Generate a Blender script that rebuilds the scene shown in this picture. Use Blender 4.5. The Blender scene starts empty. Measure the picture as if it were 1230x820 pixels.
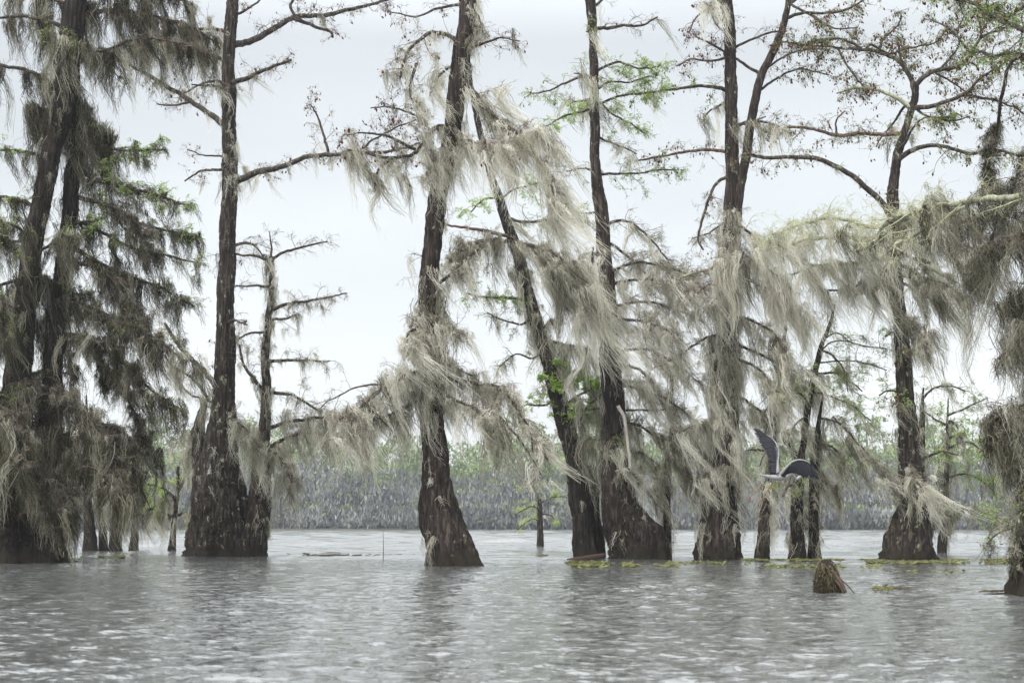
import bpy, math, numpy as np
from mathutils import Vector
PI = math.pi
C = bpy.context.scene.collection
sc = bpy.context.scene

# ------------------------------------------------------------------ camera geometry
F = 50.0 / 36.0 * 1230.0
PITCH = math.atan(220.0 / F)
CAMZ = 1.0
def P(px, py, Y):
    """world point that stands at ground distance Y on the sight line through photo pixel (px, py)"""
    cx = (px - 615.0) / F; cy = (410.0 - py) / F
    d = np.array([cx, math.cos(PITCH) - cy * math.sin(PITCH), math.sin(PITCH) + cy * math.cos(PITCH)])
    s = Y / d[1]
    return np.array([d[0] * s, Y, CAMZ + d[2] * s])
def ground(px, py):
    cx = (px - 615.0) / F; cy = (410.0 - py) / F
    d = np.array([cx, math.cos(PITCH) - cy * math.sin(PITCH), math.sin(PITCH) + cy * math.cos(PITCH)])
    s = -CAMZ / d[2]
    return np.array([d[0] * s, d[1] * s, 0.0])

cam_d = bpy.data.cameras.new('camera'); cam = bpy.data.objects.new('camera', cam_d); C.objects.link(cam)
cam.location = (0, 0, CAMZ); cam.rotation_euler = (PI / 2 + PITCH, 0, 0)
cam_d.lens = 50; cam_d.sensor_width = 36; cam_d.clip_end = 6000; cam_d.clip_start = 0.1
cam_d.dof.use_dof = True; cam_d.dof.focus_distance = 38.0; cam_d.dof.aperture_fstop = 3.2
sc.camera = cam

# ------------------------------------------------------------------ materials
def newmat(name):
    m = bpy.data.materials.new(name); m.use_nodes = True
    nt = m.node_tree; nt.nodes.clear()
    out = nt.nodes.new('ShaderNodeOutputMaterial')
    return m, nt, out
def nd(nt, t, **kw):
    n = nt.nodes.new(t)
    for k, v in kw.items(): setattr(n, k, v)
    return n
def ramp(nt, stops):
    r = nt.nodes.new('ShaderNodeValToRGB'); e = r.color_ramp.elements
    while len(e) < len(stops): e.new(0.5)
    for i, (p, c) in enumerate(stops):
        e[i].position = p; e[i].color = (c[0], c[1], c[2], 1)
    return r
def noise(nt, vec, scale, detail=3.0, rough=0.55):
    n = nt.nodes.new('ShaderNodeTexNoise'); n.inputs['Scale'].default_value = scale
    n.inputs['Detail'].default_value = detail; n.inputs['Roughness'].default_value = rough
    nt.links.new(vec, n.inputs['Vector']); return n
def mapping(nt, scale):
    tc = nt.nodes.new('ShaderNodeTexCoord'); mp = nt.nodes.new('ShaderNodeMapping')
    mp.inputs['Scale'].default_value = scale
    nt.links.new(tc.outputs['Object'], mp.inputs['Vector']); return mp.outputs['Vector']

def bark_mat(name, dark, mid, light, lich=0.5, moss=0.0):
    m, nt, out = newmat(name); L = nt.links.new
    v = mapping(nt, (9, 9, 1.1)); n1 = noise(nt, v, 1.6, 6, 0.65)
    r1 = ramp(nt, [(0.32, dark), (0.5, mid), (0.66, light)]); L(n1.outputs['Fac'], r1.inputs['Fac'])
    v2 = mapping(nt, (1, 1, 0.5)); n2 = noise(nt, v2, 5.5, 7, 0.75)
    lo = 0.66 - 0.12 * lich
    r2 = ramp(nt, [(lo, (0, 0, 0)), (lo + 0.05, (1, 1, 1))]); L(n2.outputs['Fac'], r2.inputs['Fac'])
    n3 = noise(nt, v2, 2.0, 2); r3 = ramp(nt, [(0.42, (0.36, 0.36, 0.31)), (0.6, (0.24, 0.27, 0.15))]); L(n3.outputs['Fac'], r3.inputs['Fac'])
    mx = nd(nt, 'ShaderNodeMix', data_type='RGBA'); L(r2.outputs['Color'], mx.inputs['Factor'])
    L(r1.outputs['Color'], mx.inputs['A']); L(r3.outputs['Color'], mx.inputs['B'])
    # wet, tannin stained band just above the water
    tc = nd(nt, 'ShaderNodeNewGeometry'); sp = nd(nt, 'ShaderNodeSeparateXYZ'); L(tc.outputs['Position'], sp.inputs[0])
    ad = nd(nt, 'ShaderNodeMath', operation='MULTIPLY_ADD'); L(n1.outputs['Fac'], ad.inputs[0]); ad.inputs[1].default_value = -0.45; L(sp.outputs['Z'], ad.inputs[2])
    rw = ramp(nt, [(0.0, (1, 1, 1)), (0.16, (0, 0, 0))]); L(ad.outputs[0], rw.inputs['Fac'])
    mw = nd(nt, 'ShaderNodeMix', data_type='RGBA'); L(rw.outputs['Color'], mw.inputs['Factor']); L(mx.outputs['Result'], mw.inputs['A'])
    mw.inputs['B'].default_value = (0.022, 0.018, 0.013, 1)
    b = nd(nt, 'ShaderNodeBsdfPrincipled'); L(mw.outputs['Result'], b.inputs['Base Color'])
    b.inputs['Roughness'].default_value = 0.9; b.inputs['Specular IOR Level'].default_value = 0.2
    bp = nd(nt, 'ShaderNodeBump'); bp.inputs['Strength'].default_value = 1.0; bp.inputs['Distance'].default_value = 0.06
    L(n1.outputs['Fac'], bp.inputs['Height']); L(bp.outputs['Normal'], b.inputs['Normal'])
    L(b.outputs[0], out.inputs['Surface']); return m

def tone_mat(name, stops, trans=0.3, rough=1.0):
    m, nt, out = newmat(name); L = nt.links.new
    a = nd(nt, 'ShaderNodeAttribute', attribute_name='tone')
    r = ramp(nt, stops); L(a.outputs['Fac'], r.inputs['Fac'])
    d = nd(nt, 'ShaderNodeBsdfDiffuse'); L(r.outputs['Color'], d.inputs['Color'])
    t = nd(nt, 'ShaderNodeBsdfTranslucent'); L(r.outputs['Color'], t.inputs['Color'])
    mx = nd(nt, 'ShaderNodeMixShader'); mx.inputs[0].default_value = trans
    L(d.outputs[0], mx.inputs[1]); L(t.outputs[0], mx.inputs[2]); L(mx.outputs[0], out.inputs['Surface']); return m

def plain_mat(name, col, rough=0.7, var=0.25, scale=12.0):
    m, nt, out = newmat(name); L = nt.links.new
    n = noise(nt, mapping(nt, (1, 1, 1)), scale, 4)
    c0 = tuple(c * (1 - var) for c in col); c1 = tuple(min(1, c * (1 + var)) for c in col)
    r = ramp(nt, [(0.3, c0), (0.7, c1)]); L(n.outputs['Fac'], r.inputs['Fac'])
    b = nd(nt, 'ShaderNodeBsdfPrincipled'); b.inputs['Roughness'].default_value = rough; b.inputs['Specular IOR Level'].default_value = 0.25
    L(r.outputs['Color'], b.inputs['Base Color']); L(b.outputs[0], out.inputs['Surface']); return m

M = {}
M['bark'] = bark_mat('bark', (0.006, 0.005, 0.004), (0.026, 0.019, 0.016), (0.085, 0.07, 0.06), 0.45)
M['bark_dark'] = bark_mat('bark_dark', (0.004, 0.003, 0.003), (0.012, 0.010, 0.008), (0.05, 0.04, 0.034), 0.1)
M['bark_lichen'] = bark_mat('bark_lichen', (0.005, 0.004, 0.003), (0.020, 0.016, 0.013), (0.085, 0.068, 0.056), 0.6)
M['limb'] = bark_mat('limb_bark', (0.018, 0.014, 0.012), (0.05, 0.041, 0.034), (0.12, 0.105, 0.09), 0.5)
M['limb_red'] = bark_mat('limb_red', (0.04, 0.022, 0.018), (0.11, 0.066, 0.055), (0.2, 0.15, 0.13), 0.4)
M['limb_pale'] = bark_mat('limb_pale', (0.12, 0.12, 0.08), (0.27, 0.28, 0.19), (0.42, 0.42, 0.32), 0.8)
M['limb_dead'] = bark_mat('limb_dead', (0.30, 0.28, 0.25), (0.42, 0.39, 0.35), (0.52, 0.5, 0.46), 0.1)
M['twig'] = plain_mat('twig_bark', (0.15, 0.125, 0.105), 0.9)
M['twig_dark'] = plain_mat('twig_dark', (0.085, 0.07, 0.06), 0.9)
M['twig_pale'] = plain_mat('twig_pale', (0.41, 0.41, 0.27), 0.9)
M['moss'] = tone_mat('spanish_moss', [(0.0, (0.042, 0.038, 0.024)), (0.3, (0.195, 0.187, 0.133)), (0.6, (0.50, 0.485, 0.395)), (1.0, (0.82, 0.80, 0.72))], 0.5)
M['leaf'] = tone_mat('cypress_leaf', [(0.0, (0.09, 0.13, 0.03)), (0.5, (0.27, 0.40, 0.09)), (1.0, (0.52, 0.68, 0.24))], 0.55)
M['cone'] = tone_mat('seed_tassel', [(0.0, (0.06, 0.022, 0.016)), (1.0, (0.20, 0.085, 0.06))], 0.15)
M['pad'] = tone_mat('floating_leaf', [(0.0, (0.06, 0.08, 0.025)), (0.5, (0.13, 0.135, 0.06)), (1.0, (0.24, 0.24, 0.12))], 0.2)
M['debris'] = plain_mat('debris', (0.10, 0.085, 0.055), 0.9)
M['grass'] = tone_mat('dead_grass', [(0.0, (0.04, 0.033, 0.02)), (0.5, (0.15, 0.13, 0.08)), (1.0, (0.36, 0.32, 0.22))], 0.25)
M['wood_red'] = plain_mat('wet_wood', (0.06, 0.04, 0.03), 0.7)

# ------------------------------------------------------------------ mesh building
class MB:
    def __init__(s): s.v = []; s.q = []; s.t = []; s.tone = []; s.n = 0; s.mi = []; s.tmi = []
    def add(s, v, q=None, t=None, tone=0.5, mi=0):
        v = np.asarray(v, dtype=np.float32).reshape(-1, 3); s.v.append(v)
        tt = np.full(len(v), tone, np.float32) if np.isscalar(tone) else np.asarray(tone, np.float32).ravel()
        s.tone.append(tt)
        if q is not None and len(q): q = np.asarray(q, np.int64).reshape(-1, 4); s.q.append(q + s.n); s.mi.append(np.full(len(q), mi))
        if t is not None and len(t): t = np.asarray(t, np.int64).reshape(-1, 3); s.t.append(t + s.n); s.tmi.append(np.full(len(t), mi))
        s.n += len(v)
    def empty(s): return s.n == 0
    def build(s, name, mat, parent=None, base=None, smooth=False):
        v = np.concatenate(s.v)
        if base is not None: v = v - np.asarray(base, np.float32)[None]
        q = np.concatenate(s.q) if s.q else np.zeros((0, 4), np.int64)
        t = np.concatenate(s.t) if s.t else np.zeros((0, 3), np.int64)
        me = bpy.data.meshes.new(name)
        me.vertices.add(len(v)); me.vertices.foreach_set('co', v.astype(np.float32).ravel())
        nl = len(q) * 4 + len(t) * 3
        me.loops.add(nl); me.loops.foreach_set('vertex_index', np.concatenate([q.ravel(), t.ravel()]).astype(np.int32))
        me.polygons.add(len(q) + len(t))
        st = np.concatenate([np.arange(len(q)) * 4, len(q) * 4 + np.arange(len(t)) * 3]).astype(np.int32)
        me.polygons.foreach_set('loop_start', st)
        mi = np.concatenate([x for x in (s.mi + s.tmi)]) if (s.mi or s.tmi) else np.zeros(0)
        mats = mat if isinstance(mat, (list, tuple)) else [mat]
        for m_ in mats: me.materials.append(m_)
        me.polygons.foreach_set('material_index', mi.astype(np.int32))
        if smooth: me.polygons.foreach_set('use_smooth', np.ones(len(q) + len(t), bool))
        me.update(calc_edges=True); me.validate()
        a = me.attributes.new('tone', 'FLOAT', 'POINT'); a.data.foreach_set('value', np.clip(np.concatenate(s.tone), 0, 1))
        o = bpy.data.objects.new(name, me); C.objects.link(o)
        if parent is not None: o.parent = parent
        return o

def norm(a): return a / np.maximum(np.linalg.norm(a, axis=-1, keepdims=True), 1e-9)

def ribbons(mb, paths, width, rng, tone):
    """paths (M,K,3), width (M,K), tone (M,)"""
    m, k, _ = paths.shape
    if m == 0: return
    tan = norm(np.gradient(paths, axis=1))
    ref = norm(rng.normal(size=(m, 1, 3)))
    side = norm(np.cross(tan, ref)) * (width[..., None] * 0.5)
    v = np.stack([paths - side, paths + side], axis=2).reshape(-1, 3)
    i = np.arange(m)[:, None] * (2 * k) + np.arange(k - 1)[None] * 2
    q = np.stack([i, i + 1, i + 3, i + 2], axis=-1).reshape(-1, 4)
    mb.add(v, q, tone=np.repeat(tone, 2 * k))

def tubes(mb, paths, rad, rng, seg=3, tone=0.5):
    m, k, _ = paths.shape
    if m == 0: return
    tan = norm(np.gradient(paths, axis=1))
    ref = norm(rng.normal(size=(m, 1, 3)))
    a = norm(np.cross(tan, ref)); b = np.cross(tan, a)
    th = np.arange(seg) / seg * 2 * PI
    ring = a[:, :, None] * np.cos(th)[None, None, :, None] + b[:, :, None] * np.sin(th)[None, None, :, None]
    v = (paths[:, :, None] + ring * rad[:, :, None, None]).reshape(-1, 3)
    i = np.arange(m)[:, None, None] * (k * seg) + np.arange(k - 1)[None, :, None] * seg
    j = np.arange(seg)[None, None]; j2 = (j + 1) % seg
    q = np.stack([i + j, i + j2, i + seg + j2, i + seg + j], axis=-1).reshape(-1, 4)
    mb.add(v, q, tone=tone)

def resample(pts, step):
    """Catmull-Rom through pts (N,D; first 3 columns are xyz)"""
    pts = np.asarray(pts, float)
    if len(pts) == 2: pts = np.stack([pts[0], pts.mean(0), pts[1]])
    e = np.concatenate([[2 * pts[0] - pts[1]], pts, [2 * pts[-1] - pts[-2]]])
    out = []
    for i in range(1, len(e) - 2):
        L = np.linalg.norm(e[i + 1, :3] - e[i, :3]); n = max(2, int(math.ceil(L / step)))
        t = (np.arange(n) / n)[:, None]
        p0, p1, p2, p3 = e[i - 1], e[i], e[i + 1], e[i + 2]
        out.append(0.5 * ((2 * p1) + (-p0 + p2) * t + (2 * p0 - 5 * p1 + 4 * p2 - p3) * t ** 2 + (-p0 + 3 * p1 - 3 * p2 + p3) * t ** 3))
    out.append(pts[-1:]); return np.concatenate(out)

def tube_path(mb, path, rad, rng, seg=10, rough=0.08, flute=None, flutes=9):
    n = len(path); tan = norm(np.gradient(path, axis=0))
    ref = np.array([0.13, 1.0, 0.21]); a = norm(np.cross(tan, ref)); b = np.cross(tan, a)
    th = np.arange(seg) / seg * 2 * PI
    r = np.repeat(rad[:, None], seg, 1)
    s = np.concatenate([[0], np.cumsum(np.linalg.norm(np.diff(path, axis=0), axis=1))])
    for k in range(3):
        f = [2, 3, 5][k]; ph = rng.uniform(0, 6.28); r = r * (1 + rough * 0.6 * np.sin(f * th[None] + ph + s[:, None] * rng.uniform(-1.2, 1.2)) * np.sin(s[:, None] * rng.uniform(1.5, 4) + ph))
    r = r * (1 + rough * rng.normal(size=r.shape) * 0.3)
    if flute is not None:
        ph = rng.uniform(0, 6.28)
        # uneven buttress ridges: cusps with random depth, drifting slowly with height
        w = flutes * th[None] / 1.0 + ph + 0.35 * np.sin(s[:, None] * 0.9 + ph) + 0.8 * np.sin(2 * th[None] + ph)
        cusp = 1 - np.abs(np.sin(w / 2)) ** 0.7 * 1.6
        w2 = (flutes * 2 + 3) * th[None] + ph * 2 + 0.4 * np.sin(s[:, None] * 1.7)
        r = r * (1 + flute[:, None] * (cusp * 0.8 + 0.25 * np.sin(w2)))
    v = path[:, None] + (a[:, None] * np.cos(th)[None, :, None] + b[:, None] * np.sin(th)[None, :, None]) * r[..., None]
    i = np.arange(n - 1)[:, None] * seg; j = np.arange(seg)[None]; j2 = (j + 1) % seg
    q = np.stack([i + j, i + j2, i + seg + j2, i + seg + j], -1).reshape(-1, 4)
    vv = np.concatenate([v.reshape(-1, 3), path[:1], path[-1:]])
    j = np.arange(seg); j2 = (j + 1) % seg
    t = np.concatenate([np.stack([j2, j, np.full(seg, n * seg)], -1), np.stack([(n - 1) * seg + j, (n - 1) * seg + j2, np.full(seg, n * seg + 1)], -1)])
    mb.add(vv, q, t)

def sprout(parents, n, length, rng, K=6, along=0.5, up=0.15, droop=0.25, wob=0.28, smin=0.1, flat=0.6):
    """children starting on parent polylines (M,Kp,3)"""
    m, kp, _ = parents.shape
    pi = rng.integers(0, m, n); s = smin + (1 - smin) * rng.random(n) ** 0.8
    x = s * (kp - 1); i0 = np.minimum(x.astype(int), kp - 2); f = (x - i0)[:, None]
    st = parents[pi, i0] * (1 - f) + parents[pi, i0 + 1] * f
    tg = norm(parents[pi, i0 + 1] - parents[pi, i0])
    rnd = rng.normal(size=(n, 3)); rnd[:, 2] *= flat; rnd = norm(rnd)
    d = norm(tg * along + rnd * 0.8 + np.array([0, 0, up]))
    L = length * rng.uniform(0.35, 1.25, n) * (1.15 - 0.5 * s)
    out = np.zeros((n, K, 3)); out[:, 0] = st; p = st.copy()
    for k in range(1, K):
        p = p + d * (L / (K - 1))[:, None]; out[:, k] = p
        d = norm(d + rng.normal(size=(n, 3)) * wob + np.array([0.06, 0, -droop * k / K]))
    return out

T_SHIFT = [0.03]
def moss_on(mb, anchors, n, length, rng, tone=0.5, wind=0.35, N=34, rad=1.0, fuzz=1.0, depthwind=0.05, wid=1.0):
    """n hanging beards of Spanish moss, each a bundle of fine strands blown to one side"""
    if n <= 0: return
    idx = rng.integers(0, len(anchors), n)
    A = anchors[idx] + rng.normal(size=(n, 3)) * 0.03
    Lc = length * (0.20 + 1.15 * rng.random(n) ** 1.8)
    rc = (0.024 + 0.036 * Lc) * rad
    wc = wind * np.where(rng.random(n) < 0.3, rng.uniform(-0.1, 0.4, n), rng.uniform(0.4, 1.6, n)) + rng.normal(size=n) * 0.06; wy = rng.normal(size=n) * 0.16 + depthwind
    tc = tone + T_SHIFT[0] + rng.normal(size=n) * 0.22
    cnt = np.maximum(5, (0.85 * N * (0.30 + 0.42 * Lc) * rng.uniform(0.4, 1.4, n))).astype(int)
    ci = np.repeat(np.arange(n), cnt); m = len(ci)
    K = 9; t = np.linspace(0, 1, K)[None]
    off = rng.normal(size=(m, 3)) * rc[ci][:, None] * np.array([1.0, 1.0, 0.5])
    Ls = Lc[ci] * (0.25 + 0.75 * rng.random(m) ** 0.8)
    conv = 1 - 0.86 * t
    path = A[ci][:, None] + off[:, None] * conv[..., None]
    sway = wc[ci] * rng.uniform(0.75, 1.25, m) + rng.normal(size=m) * 0.02
    path[..., 2] -= Ls[:, None] * t * (1 - 0.10 * sway[:, None])
    bend = t ** (1.25)
    path[..., 0] += Ls[:, None] * sway[:, None] * bend
    path[..., 1] += Ls[:, None] * wy[ci][:, None] * bend
    # shared wave of the beard and curls of each strand
    ph = rng.uniform(0, 6.28, n)[ci][:, None]; am = (rng.normal(size=n) * 0.09)[ci][:, None]
    path[..., 0] += am * np.sin(ph + t * Ls[:, None] * 3.5)
    wk = np.cumsum(rng.normal(size=(n, 3, 3)), axis=1) * (0.05 * Lc)[:, None, None]   # slow meander shared by a beard
    wkk = np.stack([np.stack([np.interp(np.linspace(0, 1, K), [0, .33, .66, 1], np.concatenate([[0], wk[i, :, c]])) for c in range(2)], -1) for i in range(n)]); path[..., :2] += wkk[ci]
    cr = np.cumsum(rng.normal(size=(m, K, 3)), axis=1) * 0.012 + rng.normal(size=(m, K, 3)) * 0.018; cr[:, 0] = 0
    path += cr
    w = (0.0135 * wid) * (1 - 0.6 * t) * rng.uniform(0.6, 1.35, (m, 1))
    tn = tc[ci] + rng.normal(size=m) * 0.12
    ribbons(mb, path, w, rng, tn)
    # side curls
    nf = int(m * fuzz * 1.5)
    if nf:
        si = rng.integers(0, m, nf); ki = rng.integers(0, K - 1, nf)
        s0 = path[si, ki]; dd = rng.normal(size=(nf, 3)); dd[:, 2] = -np.abs(dd[:, 2]) * 1.4 - 0.2; dd[:, 0] += wind
        dd = norm(dd) * rng.uniform(0.05, 0.22, nf)[:, None]
        mid = s0 + dd * 0.5 + rng.normal(size=(nf, 3)) * 0.012
        fp = np.stack([s0, mid, s0 + dd + np.array([0, 0, -0.02])], 1)
        ribbons(mb, fp, np.repeat((0.009 * wid * rng.uniform(0.6, 1.2, nf))[:, None], 3, 1) * np.array([1, 0.8, 0.4]), rng, tn[si])

def leaves_on(mb, tw, n, rng, size=0.05, tone=0.55):
    """feathery needle sprays: small blades set in two rows along the twigs"""
    if n <= 0 or len(tw) == 0: return
    m, k, _ = tw.shape
    pi = rng.integers(0, m, n); s = rng.random(n) ** 0.7 * (k - 1.01); i0 = s.astype(int); f = (s - i0)[:, None]
    st = tw[pi, i0] * (1 - f) + tw[pi, i0 + 1] * f; tg = norm(tw[pi, i0 + 1] - tw[pi, i0])
    side = norm(np.cross(tg, np.array([0, 0, 1.0])[None] + rng.normal(size=(n, 3)) * 0.35)) * np.where(rng.random(n) < 0.5, 1, -1)[:, None]
    d = norm(tg * 0.7 + side + rng.normal(size=(n, 3)) * 0.35)
    L = size * rng.uniform(0.6, 1.6, n)[:, None]
    nrm = norm(rng.normal(size=(n, 3)) * 0.5 + np.array([0, 0, 1])); w = norm(np.cross(d, nrm)) * L * 0.15
    v = np.stack([st, st + d * L * 0.5 + w, st + d * L, st + d * L * 0.5 - w], 1).reshape(-1, 3)
    q = np.arange(n * 4).reshape(-1, 4)
    cl = (rng.normal(size=m) * 0.16)[pi]
    mb.add(v, q, tone=np.repeat(tone + cl + rng.normal(size=n) * 0.12, 4))

def cones_on(mb, tw, n, rng, size=0.085):
    if n <= 0: return
    m, k, _ = tw.shape
    pi = rng.integers(0, m, n); st = tw[pi, rng.integers(k // 2, k, n)] + rng.normal(size=(n, 3)) * 0.02
    L = size * rng.uniform(0.5, 1.5, n)[:, None]
    ax = norm(rng.normal(size=(n, 3)) * 0.35 + np.array([0.15, 0, -1.0])); a = norm(np.cross(ax, rng.normal(size=(n, 3)))); b = np.cross(ax, a)
    w = L * rng.uniform(0.16, 0.3, (n, 1)); md = st + ax * L * 0.55
    v = np.stack([st, md + a * w, md + b * w, md - a * w, md - b * w, st + ax * L], 1).reshape(-1, 3)
    base = np.array([[0, 1, 2], [0, 2, 3], [0, 3, 4], [0, 4, 1], [5, 2, 1], [5, 3, 2], [5, 4, 3], [5, 1, 4]])
    t = (np.arange(n)[:, None, None] * 6 + base[None]).reshape(-1, 3)
    mb.add(v, None, t, tone=np.repeat(rng.random(n), 6))

def tag(o, label=None, cat=None, group=None, kind=None):
    if label: o['label'] = label
    if cat: o['category'] = cat
    if group: o['group'] = group
    if kind: o['kind'] = kind
    return o
def px(s):
    return [tuple(float(a) for a in p.split(',')) for p in s.split()]

# ------------------------------------------------------------------ trees
def stem_mesh(pts, Y, mat, parent, base, rng, name, to_water=True, flare=True, dep=None, fl=0.2, seg=None, flutes=9):
    """pts (px, py, width px) from top to bottom"""
    ps = []
    for i, (x, y, w) in enumerate(pts):
        yy = Y if dep is None else Y + dep * (1 - i / (len(pts) - 1))
        p = P(x, y, yy); ps.append([p[0], p[1], p[2], w * yy / F * 0.5])
    if to_water:
        e = list(ps[-1]); e[2] = -0.5; e[3] *= 1.10; ps[-1][2] = min(ps[-1][2], 0.02); ps.append(e)
    a = resample(ps, 0.10); path = a[:, :3]; r = np.maximum(a[:, 3] * (0.86 if flare else 0.92), 0.006)
    path = path + np.cumsum(rng.normal(size=path.shape) * 0.007, axis=0) * np.minimum(1, np.maximum(path[:, 2:3] - 0.5, 0))
    h = path[:, 2]; base_r = r[-1]
    flute = fl * np.clip((r / max(base_r, 1e-3) - 0.35) / 0.65, 0.12, 1) if flare else np.full(len(h), 0.05)
    mb = MB(); sg = seg or int(np.clip(base_r * 110, 14, 72))
    tube_path(mb, path, r, rng, sg, 0.10, flute, flutes)
    mb.build(name, mat, parent, base, smooth=True)
    return path, r

def limb(T, pts, w0, w1, d0=0.0, d1=None, m=0.0, ml=1.0, tw=4.0, fo=0, co=0, tone=None, wind=None, mat='limb', tmat='twig', N=34, tl=0.75, lsize=0.05, ltone=0.5, up=0.15, rad=1.0, absd=None, droop=0.3, name='branch', fuzz=1.0, label=None, wid=1.0):
    rng = T['rng']; Y = T['Y']
    if isinstance(pts, str): pts = px(pts)
    if isinstance(pts, list) and len(pts[0]) == 2:
        Lpx = sum(math.dist(pts[i], pts[i + 1]) for i in range(len(pts) - 1)); Lw = Lpx * Y / F
        if d1 is None: d1 = rng.uniform(-0.45, 0.45) * Lw + d0
        n = len(pts); ps = []
        for i, (x, y) in enumerate(pts):
            f = i / (n - 1); yy = (Y + d0 + (d1 - d0) * f) if absd is None else absd[0] + (absd[1] - absd[0]) * f
            p = P(x, y, yy); ps.append([p[0], p[1], p[2], (w0 + (w1 - w0) * f) * yy / F * 0.5])
    else: ps = [[*p, (w0 + (w1 - w0) * i / (len(pts) - 1)) * Y / F * 0.5] for i, p in enumerate(pts)]
    if d0 == 0 and absd is None:      # root the limb on the trunk or bough it grows from
        best = None
        for kind, q in T['joints']:
            dd = np.hypot(q[:, 0] - ps[0][0], q[:, 2] - ps[0][2]); i = int(np.argmin(dd)); sc_d = dd[i] + (0.12 if kind else 0)
            if dd[i] < 0.45 and (best is None or sc_d < best[0]): best = (sc_d, q[i])
        if best is not None:
            off = best[1] - np.array(ps[0][:3]); nps = len(ps)
            for i in range(nps):
                f = max(0.0, 1 - i / max(1, nps - 1) * 1.6)
                ps[i][0] += off[0] * f; ps[i][2] += off[2] * f; ps[i][1] += off[1]
    a = resample(ps, 0.12); path = a[:, :3].copy(); r = np.maximum(a[:, 3], 0.005)
    wv = np.cumsum(rng.normal(size=path.shape), axis=0) * 0.012; wv -= np.linspace(0, 1, len(wv))[:, None] * wv[-1:]
    path += wv
    length = np.linalg.norm(np.diff(path, axis=0), axis=1).sum(); T['joints'].append((1, path))
    mb = MB(); tube_path(mb, path, r, rng, 8, 0.10)
    # level-1 side twigs are thick enough to belong to the branch itself
    n1 = max(2, int(length * tw)); K = 7
    lp = path[None]
    t1 = sprout(lp, n1, tl, rng, K, 0.55, up, droop, 0.21, 0.1)
    r1 = np.linspace(1, 0.3, K)[None] * rng.uniform(0.004, 0.010, (n1, 1)) * (1.0 + 0.3 * w0 / 5)
    b = mb.build(name, M[mat], T['root'], T['base'], smooth=True)
    if label: b['label'] = label
    t2 = sprout(t1, n1 * 6, tl * 0.5, rng, 6, 0.6, 0.0, droop, 0.27, 0.15)
    t3 = sprout(t2, n1 * 16, tl * 0.26, rng, 4, 0.6, -0.05, droop, 0.4, 0.2)
    tb = MB(); tubes(tb, t1, r1, rng, 4)
    tubes(tb, t2, np.linspace(1, 0.5, 6)[None] * rng.uniform(0.003, 0.006, (len(t2), 1)), rng, 3)
    tubes(tb, t3, np.linspace(1, 0.5, 4)[None] * rng.uniform(0.0022, 0.004, (len(t3), 1)), rng, 3)
    tb.build('twig_growth', M[tmat], b)  .location = (0, 0, 0)
    tb_o = b.children[0]; shift(tb_o, T['base'])
    if fo:
        lb = MB(); leaves_on(lb, t2, max(4, int(length * fo * 3.6)), rng, lsize, ltone); leaves_on(lb, t3, int(length * fo * 3.2), rng, lsize, ltone)
        shift(lb.build('foliage', M['leaf'], b), T['base'])
    if co:
        cb = MB(); cones_on(cb, t2, max(2, int(length * co * 1.9)), rng); shift(cb.build('seed_tassels', M['cone'], b), T['base'])
    if m:
        anc = np.concatenate([np.repeat(path, 2, 0), t1[:, 1:5].reshape(-1, 3), t2[::3, 1:4].reshape(-1, 3)])
        ob = MB(); tt = T['tone'] if tone is None else tone; wd = T['wind'] if wind is None else wind
        moss_on(ob, anc, max(1, int(length * m * T['mx'])), ml, rng, tt, wd, N, rad, fuzz, wid=wid * min(1, T['Y'] / 34))
        # short growth wrapped round the branch
        moss_on(ob, path, int(length * m * 0.8), ml * 0.3, rng, tt - 0.03, wd, max(12, N // 2), 0.9, fuzz)
        shift(ob.build('moss', M['moss'], b), T['base'])
    return path
def shift(o, base):
    me = o.data; n = len(me.vertices); co = np.empty(n * 3, np.float32); me.vertices.foreach_get('co', co)
    co = (co.reshape(-1, 3) - np.asarray(base, np.float32)).ravel(); me.vertices.foreach_set('co', co); me.update()

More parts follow.
